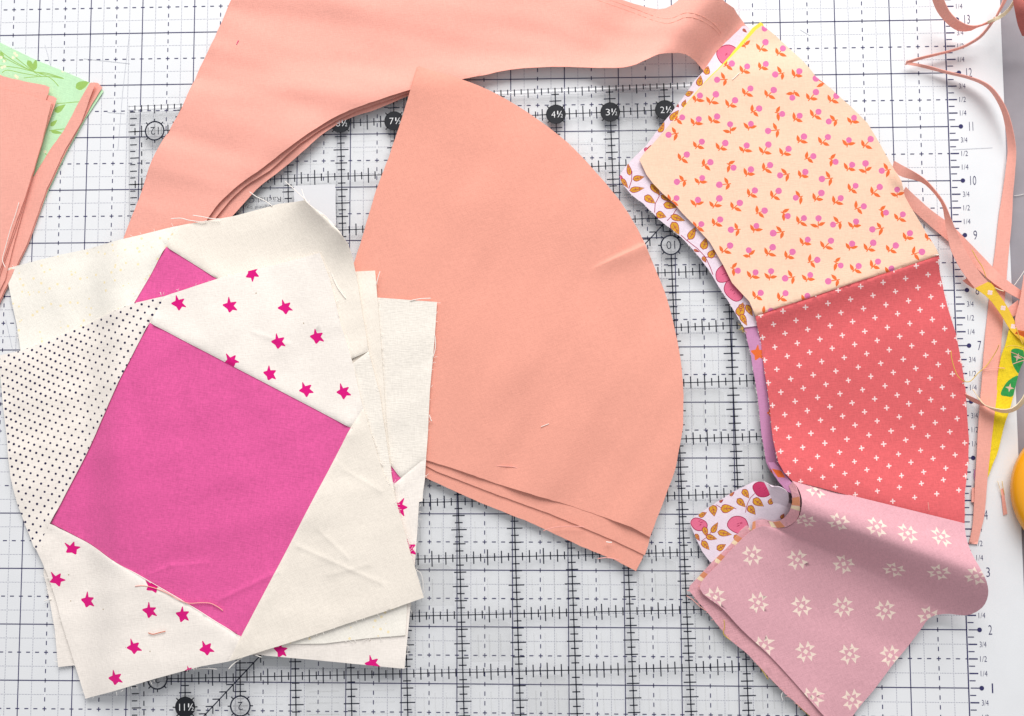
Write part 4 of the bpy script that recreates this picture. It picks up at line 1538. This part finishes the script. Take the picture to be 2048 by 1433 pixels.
# ------------------------------------------------------------------ cut ribbons and trimmings
def ribbon(name, rows_, mats, label, cat='fabric strip', group=None, prints=None, parent=None, th=.012, sm=True):
    Rr = Ruled(rows_)
    n_ = max(8, int(Rr.S[-1] / .08))
    ys = np.linspace(0, Rr.S[-1], n_)
    Oo = [(0, y) for y in ys] + [(Rr.W * .5, Rr.S[-1])] + [(Rr.W, y) for y in ys[::-1]] + [(Rr.W * .5, 0)]
    pl = []
    if prints:
        inv = np.array([[Rr.ev(Rr.W * ix / 20, Rr.S[-1] * iy / 200) for ix in range(21)] for iy in range(201)])
        Qr = (inv - CAM) @ ROT
        U_ = CX + F * Qr[..., 0] / -Qr[..., 2]
        V2_ = CY - F * Qr[..., 1] / -Qr[..., 2]
        for poly, mi in prints:
            o_ = []
            for u, v in poly:
                d = np.hypot(U_ - u, V2_ - v)
                iy, ix = np.unravel_index(np.argmin(d), d.shape)
                # local linear refinement
                iy2, ix2 = min(max(iy, 1), 199), min(max(ix, 1), 19)
                J = np.array([[U_[iy2, ix2 + 1] - U_[iy2, ix2 - 1], U_[iy2 + 1, ix2] - U_[iy2 - 1, ix2]], [V2_[iy2, ix2 + 1] - V2_[iy2, ix2 - 1], V2_[iy2 + 1, ix2] - V2_[iy2 - 1, ix2]]]) / 2
                dd = np.linalg.lstsq(J, np.array([u - U_[iy2, ix2], v - V2_[iy2, ix2]]), rcond=None)[0]
                o_.append((Rr.W * (ix2 + dd[0]) / 20, Rr.S[-1] * (iy2 + dd[1]) / 200))
            pl.append((o_, mi))
    ob = sheet(name, Oo, Rr.ev, mats, pl, parent=parent, grid=.07, jag=.0015, insets=(), th=th)
    if parent is None:
        tag(ob, label, cat, group)
    return ob


RB = 'trimmed fabric strips at the right'
# yellow trim with green petals (lowest, crossing behind the long coral strip)
ypr = []
sD = lambda x, y: (1780 + x / 7.623, 660 + y / 7.623)
ypr.append(([sD(*p) for p in smooth([(1845, 330), (1870, 295), (1930, 285), (2000, 300), (2040, 330), (2045, 480), (2010, 600), (1965, 670), (1900, 590), (1855, 480)], closed=True, k=3)], 1))
ypr.append(([sD(*p) for p in smooth([(1950, 700), (1870, 730), (1780, 800), (1715, 900), (1690, 960), (1700, 1000), (1760, 1012), (1865, 1018), (1920, 900), (1950, 780)], closed=True, k=3)], 1))
for cx_, cy_, rot in ((1945, 420, 15), (1825, 885, 10)):
    pts = []
    for k in range(8):
        r_ = 70 if k % 2 == 0 else 24
        a_ = math.radians(rot + 45 * k)
        pts.append(sD(cx_ + r_ * math.cos(a_), cy_ + r_ * math.sin(a_)))
    ypr.append((pts, 2))
ribbon('yellow_trim', [(2019, 655, .16, 2052, 645, .16), (2011, 690, .14, 2049, 700, .14), (2003, 712, .12, 2047, 722, .12), (1995, 758, .10, 2037, 749, .10), (1991, 811, .09, 2021, 815, .09), (1986, 848, .08, 2009.6, 848, .08), (1980, 903, .07, 1996, 903.5, .07), (1975, 925, .07, 1987, 925, .07), (1971, 941, .06, 1981, 942, .06), (1969, 955, .06, 1976, 955, .06)],
       [YTRIM, LEAFG, cotton('blush_ink', (226, 190, 170), .95)], 'yellow trimming with green petals tapering down behind the long coral strip', group=RB, prints=ypr)
# long coral strip
ribbon('coral_trim', [(1811, 129, .14, 1816, 124, .14), (1824, 131, .13, 1828, 126, .13), (1853.5, 138, .10, 1856, 132, .16), (1891.5, 148, .08, 1893, 143, .20), (1933.5, 158, .10, 1935, 153, .26), (1963.7, 170, .14, 1966, 164, .32), (1984, 188, .16, 1988, 180, .36), (2001, 219, .16, 2010, 213, .34), (2010, 253, .12, 2023, 250, .28), (2015, 300, .08, 2032, 300, .18), (2010, 350, .06, 2030, 348, .12), (2004, 393, .04, 2026, 393, .06),
       (1997, 440, .03, 2024, 440, .03), (1992, 490, .03, 2019, 490, .03), (1983, 560, .03, 2013, 560, .03), (1971, 668, .03, 2004, 668, .03), (1964, 760, .09, 1997, 760, .09), (1957, 848, .095, 1987, 848, .095), (1953, 920, .09, 1979, 920, .09), (1950.6, 960, .08, 1975, 960, .08), (1947, 1030, .05, 1969, 1030, .05), (1944, 1060, .04, 1962, 1060, .04), (1938, 1088, .03, 1955, 1089, .03)],
       [CORAL], 'long narrow coral strip running down the right margin over the mat edge', group=RB)
# thin folded-back strip to the tip
ribbon('coral_trim', [(1811, 131, .13, 1813, 123, .17), (1822, 126, .12, 1821, 121, .17), (1845.6, 119, .12, 1845, 114, .20), (1890, 108, .12, 1889, 104, .24), (1924, 98, .16, 1923, 94, .28), (1941, 90, .20, 1939, 86, .32), (1964, 75, .26, 1961, 71, .38), (1985, 49, .34, 1982, 46, .44), (1992, 36, .36, 1989, 34, .46)],
       [CORAL], 'thin coral strip folding back to a point on the mat beside the 12 inch mark', group=RB)
# upper loop
ribbon('coral_trim', [(1857, -22, .55, 1884, -20, .62), (1864, 0, .45, 1888, 0, .60), (1873, 22, .36, 1898, 22, .56), (1888, 42, .28, 1912, 38, .52), (1904, 56, .22, 1928, 48, .46), (1919, 63, .20, 1940, 52, .40), (1938.7, 63, .22, 1952, 52, .38), (1952, 57, .28, 1963, 50, .40), (1975, 49, .40, 1976, 44, .46), (1990, 44, .48, 1990, 38, .52)],
       [CORAL], 'coral strip looping down from the top edge beside the number 13', group=RB)
ribbon('cream_trim', [(1975, 48, .44, 1975, 43, .48), (1990, 43, .50, 1988, 37, .52), (2004, 36, .52, 2001, 30, .54), (2017, 26, .56, 2013, 21, .58), (2027, 12, .58, 2023, 8, .60), (2034, -2, .60, 2029, -4, .62), (2040, -20, .60, 2035, -22, .62)],
       [STRIPC], 'thin cream edged strip curving up to the top right corner', group=RB)
ribbon('coral_trim', [(1994, 36, .36, 1992, 33, .40), (2002, 22, .36, 1998, 20, .42), (2010, 8, .36, 2005, 6, .44), (2018, -8, .36, 2010, -10, .46), (2024, -24, .36, 2016, -26, .46)],
       [CORAL], 'short coral strip crossing under the cream one at the top right', group=RB)
# band behind the twisted strip, crossing to the right
ribbon('coral_trim', [(1799, 395, .10, 1812, 374, .14), (1815, 411, .08, 1829, 391, .12), (1850, 443, .07, 1863, 421, .10), (1893, 480, .06, 1905, 452, .09), (1924, 505, .05, 1937, 484, .08), (1960, 543, .04, 1968, 516, .06), (1985, 565, .13, 1996, 545, .13), (2011, 583, .12, 2016, 562, .12), (2038, 598, .12, 2048, 585, .12), (2062, 610, .12, 2070, 596, .12)],
       [CORAL], 'coral strip crossing diagonally behind the twisted strip to the right edge', group=RB)
# twisted strip sewn to golden piece: one thing with two parts
tw = thing('sewn_trim', (*at(1935, 520, 0), .1), 'twisted coral strip sewn to a golden piece, coming out from behind the peach patch', 'fabric strip', RB)
ribbon('coral_length', [(1785, 334, .30, 1788, 322, .34), (1799, 352, .34, 1806, 332, .40), (1830, 361, .38, 1833, 347, .46), (1846, 367, .42, 1851, 360, .50), (1861, 380, .42, 1865, 375, .52), (1876, 398, .38, 1880, 394, .48), (1885, 415, .34, 1890, 410, .44), (1890, 444, .30, 1903, 440, .38), (1898, 486, .26, 1921, 480, .28), (1907, 512.8, .24, 1937, 512, .26), (1924, 543, .22, 1960, 546, .24), (1950, 577, .20, 1976, 564, .22)],
       [CORAL], None, parent=tw)
gpr = []
sC = lambda x, y: (1780 + x / 7.623, 480 + y / 7.623)
for cx_, cy_ in ((1525, 805), (1725, 1040), (1880, 1320)):
    for k in range(4):
        a_ = math.radians(45 + 90 * k + 8)
        c_ = sC(cx_ + 24 * math.cos(a_), cy_ + 24 * math.sin(a_))
        gpr.append((blob(*c_, 2.9, 2.5, 8, .02), 1))
ribbon('golden_length', [(1950, 577, .203, 1976, 564, .222), (1966, 588, .20, 1986, 570, .22), (1981, 601, .19, 1995, 586, .21), (1993, 617, .18, 2006, 600, .20), (2006, 636, .17, 2018, 620, .19), (2015, 652, .17, 2027, 638, .18), (2024, 664, .18, 2034, 652, .18), (2036, 676, .18, 2046, 664, .18), (2052, 690, .18, 2060, 678, .18)],
       [GOLD, WHITEI], None, prints=gpr, parent=tw)
# pieces at the right edge
for rws, mt, lab in (
    ([(2048, 550, .22, 2080, 560, .22), (2040, 600, .21, 2070, 610, .21), (2030, 640, .20, 2060, 650, .20), (2034, 660, .19, 2056, 664, .19)], CORAL, 'wide coral strip end at the right edge above the golden piece'),
    ([(2015, 617, .10, 2037, 600, .11), (2018, 624, .10, 2036, 612, .11), (2026, 634, .10, 2033, 630, .11)], CORAL, 'small coral triangle showing beside the golden piece'),
    ([(2030, 668, .24, 2034, 662, .26), (2042, 672, .26, 2046, 664, .30), (2056, 680, .28, 2062, 670, .32)], ORANGE, 'orange scrap over the top of the yellow trimming'),
    ([(1925, 562, .08, 1934, 557, .10), (1934, 569, .08, 1942, 562, .10), (1947, 578, .08, 1950, 574, .10)], CORAL, 'little coral point under the twisted strip beside the 8 inch mark'),
    ([(1931, 795, .10, 1930, 788, .16), (1944, 804, .10, 1944, 795, .16), (1958, 810, .13, 1959, 803, .18), (1968, 813, .15, 1970, 810, .18)], CORAL, 'short coral strip end between the watermelon patch and the cream curl'),
    ([(1944, 976, .05, 1952, 976, .05), (1943.5, 990, .05, 1952, 990, .05), (1943, 1005, .05, 1952, 1005, .05)], CORAL, 'tiny coral scrap tucked under the long strip beside the watermelon patch'),
    ([(1949, 940, .04, 1953, 940, .04), (1948, 951, .04, 1953, 951, .04), (1950, 963, .04, 1953, 963, .04)], MAUVE, 'tiny mauve scrap showing at the left of the long strip'),
    ([(2002, 979, .02, 2007, 977, .02), (2004, 1000, .03, 2010, 998, .03), (2007, 1031, .02, 2015, 1028, .02)], CORAL, 'small loose coral snippet on the white mat margin'),
):
    ribbon('fabric_scrap', rws, [mt], lab, 'fabric scrap', 'small fabric scraps')
# dark coral bundle in the top right corner
ribbon('fabric_scrap', [(2026, -30, .9, 2070, -40, .5), (2026, 0, .8, 2072, 0, .9), (2031, 30, .7, 2076, 30, .9), (2036, 52, .5, 2080, 60, .6), (2044, 72, .3, 2086, 84, .3)], [cotton('deep_coral_cotton', (196, 112, 104), .9)], 'deep coral crumpled scrap in the top right corner', 'fabric scrap', 'small fabric scraps')
# cream curl
ribbon('cream_curl', [(1944, 779, .22, 1948, 783, .26), (1956, 795, .16, 1956, 797, .26), (1970, 812, .14, 1968, 810, .30), (1988, 822, .14, 1987, 817, .34), (2008, 827, .16, 2008, 820, .38), (2028, 824, .20, 2027, 816, .40), (2044, 812, .26, 2041, 803, .42), (2056, 796, .30, 2050, 788, .44), (2062, 776, .34, 2056, 770, .46)],
       [STRIPC], 'cream strip curling in a half ring over the coral and yellow trims', group=RB)

# ------------------------------------------------------------------ orange dish at the right edge
ODC = at(2184, 985, .3)
PL = plain('orange_plastic', (250, 172, 14), .32, .5, .95, coat=.2)
prof = [(.02, .02), (1.05, .02), (1.22, .06), (1.29, .16), (1.30, .27), (1.26, .36), (1.17, .42), (1.08, .43), (1.00, .38), (.9, .30), (.6, .24), (.02, .22)]
V, Fc = [], []
NS = 72
for r_, z in prof:
    for k in range(NS):
        a_ = 6.28318 * k / NS
        rr = r_ * (1 + .03 * math.cos(2 * a_))
        V.append((ODC[0] + rr * math.cos(a_), ODC[1] + rr * math.sin(a_), z))
for i in range(len(prof) - 1):
    for k in range(NS):
        k2 = (k + 1) % NS
        Fc.append((i * NS + k, i * NS + k2, (i + 1) * NS + k2, (i + 1) * NS + k))
Fc.append(tuple(reversed(range(NS))))
Fc.append(tuple((len(prof) - 1) * NS + k for k in range(NS)))
pd = mesh_obj('pin_dish', V, Fc, PL, smooth=True)
tag(pd, 'glossy yellow-orange plastic rounded dish cut off by the right edge', 'dish')

# ------------------------------------------------------------------ loose threads
def thread(pts, zs, mat, label, r_=.0075, group='loose threads'):
    P_ = smooth(pts, k=6)
    if not isinstance(zs, (list, tuple)):
        zs = [zs] * len(pts)
    Z_ = [z for (z, _) in smooth([(z, 0) for z in zs], k=6)]
    W_ = [tuple(at3(u, v, z)) for (u, v), z in zip(P_, Z_)]
    V_, F_ = [], []
    tube_into(V_, F_, W_, r_, 6)
    o = mesh_obj('loose_thread', V_, F_, mat, smooth=True)
    tag(o, label, 'thread', group)


zW = wedge_z(.07, True)
hw = lambda u, v: zW(*at(u, v, .2)) + .012
ha = lambda u, v: zA(*at(u, v, .3)) + .012
thread([(499, 384), (513, 394), (530, 402), (545, 413)], [.36, .36, .38, .40], THREADW, 'white thread sticking out over the printed name on the ruler')
thread([(570, 363), (585, 376), (602, 392), (612, 402)], [.42, .44, .46, .5], THREADW, 'white thread pointing up left from the lifted cream corner')
thread([(603, 378), (606, 388), (611, 400), (625, 415), (650, 432), (668, 452)], [.44, .46, .52, .56, .54, .50], THREADW, 'white thread along the lifted edge of the cream corner')
thread([(38, 405), (30, 432), (21, 458), (10, 498), (5, 520), (11, 536)], .20, THREADW, 'white thread running down the stacked coral squares at the left edge', r_=.006)
thread([(341, 438), (362, 437), (378, 441), (402, 444), (414, 442)], .36, THREADW, 'pale thread crossing the foot of the coral piece, lower of two')
thread([(385, 431), (405, 434), (425, 438), (440, 438)], .38, THREADW, 'pale thread on the coral piece above the cream patch, upper of two')
thread([(650, 505), (662, 545), (675, 575), (692, 598)], [.36, .37, .37, .37], THREADW, 'fine cream thread lying down the cream patch beside the starry patch', r_=.006)
thread([(760, 543), (756, 556), (753, 568)], .33, THREADW, 'short white thread standing off the sliver block on the coral wedge')
thread([(820, 602), (840, 598), (862, 597)], .29, THREADW, 'short white thread along the top of the right-hand cream corner')
thread([(869, 668), (871, 685), (870, 700), (866, 715)], .29, THREADW, 'white thread bowing off the right edge of the cream corner')
thread([(859, 830), (861, 838), (864, 843)], .29, THREADW, 'tiny white thread tip low on the right edge of the cream corner')
thread([(270, 1173), (288, 1172), (310, 1177), (335, 1187), (358, 1200), (378, 1207), (400, 1206), (420, 1207), (435, 1214), (446, 1222)], .36, THREADC, 'coral thread waving over the lower seam of the pink square')
thread([(296, 1266), (306, 1269), (318, 1266), (331, 1263)], .36, THREADO, 'short rust thread on the lower starry patch')
thread([(375, 1336), (395, 1338), (415, 1337), (434, 1339)], .30, THREADW, 'white thread under the lower edge of the starry patch')
thread([(457, 1339), (465, 1330), (475, 1322), (486, 1315)], .33, THREADW, 'white thread slanting off the seam end above the ruler diagonal', r_=.010)
thread([(495, 1309), (508, 1310), (523, 1315)], .33, THREADW, 'white thread pointing right beside the ruler diagonal')
thread([(88, 1203), (95, 1200), (103, 1199)], .06, THREADW, 'tiny white thread left of the lower starry patch')
thread([(1082, 854), (1090, 851), (1098, 848)], hw(1090, 851), THREADW, 'tiny pale thread on the coral wedge, upper of two', r_=.006)
thread([(991, 932), (1008, 933), (1025, 934), (1039, 938)], hw(1015, 934), THREADC, 'pale pink thread on the coral wedge just above its lower edge')
thread([(1086, 1062), (1110, 1055), (1135, 1053), (1170, 1054)], .25, THREADC, 'coral thread crossing the lower wedge edges')
thread([(1195, 1118), (1215, 1116), (1240, 1121)], .22, THREADC, 'coral thread beneath the lowest wedge edge')
thread([(1212, 1084), (1218, 1085), (1224, 1085)], .23, THREADW, 'tiny white thread tick near the wedge corner', r_=.009)
zc = zF(*at(1900, 720, .2))
thread([(1902, 702), (1903, 715), (1908, 735), (1914, 750), (1921, 758), (1931, 764), (1942, 762), (1955, 748), (1972, 733), (1985, 715), (1994, 700), (1998, 690)], [.28, .27, .26, .25, .24, .14, .10, .12, .12, .14, .20, .26], THREADY, 'golden thread looping from the watermelon patch to the long coral strip')
thread([(1965, 739), (1980, 737), (1995, 736), (2010, 737)], .14, THREADC, 'pale thread across the long coral strip level with a half inch mark', r_=.006)
thread([(2020, 704), (2035, 710), (2050, 718)], .18, THREADC, 'pale thread over the upper green petal, slanting down', r_=.006)
thread([(2025, 729), (2038, 724), (2050, 721)], .18, THREADC, 'pale thread over the upper green petal, slanting up', r_=.006)
thread([(2012, 695), (2020, 692), (2035, 693), (2050, 698)], .26, THREADY, 'golden thread arching above the upper green petal')
thread([(2032, 655), (2038, 672), (2046, 690)], .28, THREADY, 'golden thread hanging from the golden piece at the right edge', r_=.009)
thread([(1944, 500), (1955, 520), (1965, 535), (1972, 555)], .18, THREADY, 'fine golden thread beside the twisted strip')
thread([(2028, 572), (2038, 558), (2050, 540)], .1, THREADW, 'pale thread on the grey table by the right edge', r_=.005)
thread([(2028, 392), (2038, 391), (2050, 388)], -.08, THREADW, 'faint thread on the grey table right of the 10 inch mark', r_=.004)
thread([(1990, 576), (1998, 580), (2008, 583)], .24, STRIPC, 'cream thread stub at the golden piece seam', r_=.010)
thread([(2004, 962), (2006, 975), (2009, 990)], .04, THREADY, 'fine thread beside the small coral snippet', r_=.005)
thread([(1995, 962), (2000, 978), (2003, 992)], .04, STRIPC, 'cream thread on the left of the small coral snippet', r_=.007)
thread([(1856, 1005), (1857, 1013), (1858, 1022)], [.56, .56, .55], THREADC, 'tiny pink thread on the watermelon patch near its lower seam', r_=.006)
thread([(1464, 160), (1470, 155), (1479, 146)], zF(*at(1470, 155, .3)) + .008, THREADW, 'short white thread on the peach patch near its top left edge', r_=.007)
thread([(473, 90), (475, 85), (477, 81)], zt(*at(475, 85, .2)) + .008, plain('magenta_thread', (226, 80, 140), .8, .3), 'tiny magenta thread on the big coral piece', r_=.007)
thread([(1448, 1240), (1449, 1255), (1447, 1268), (1460, 1280), (1480, 1293), (1500, 1312), (1520, 1335), (1537, 1360)], [.24, .20, .17, .15, .15, .15, .15, .14], THREADY, 'olive yellow thread along the lower left edge of the dusty pink layers')
thread([(1545, 1362), (1560, 1375), (1580, 1390), (1600, 1415), (1625, 1437)], .13, THREADY, 'second olive yellow thread, following the dusty pink edge to the bottom')
thread([(1373, 1192), (1385, 1200), (1398, 1212), (1412, 1222)], .16, THREADC, 'pink thread left of the dusty pink corner', r_=.006)
thread([(1396, 1172), (1408, 1180), (1420, 1188), (1432, 1200)], .22, THREADC, 'pink thread along the top dusty pink layer edge', r_=.006)
thread([(1565, 1385), (1563, 1392), (1566, 1402)], .14, THREADW, 'white wisp poking out below the dusty pink layers', r_=.006)
thread([(846, 1183), (846, 1165), (842, 1148), (832, 1139)], .25, THREADW, 'white thread bowing off the lower right tip of the top block', r_=.005)
thread([(809, 1316), (814, 1306), (818, 1296), (812, 1290)], .22, THREADW, 'white wisp beside the lowest block edge', r_=.004)

print('objects', len(bpy.data.objects), 'tris', sum(len(o.data.polygons) for o in bpy.data.objects if o.type == 'MESH'))
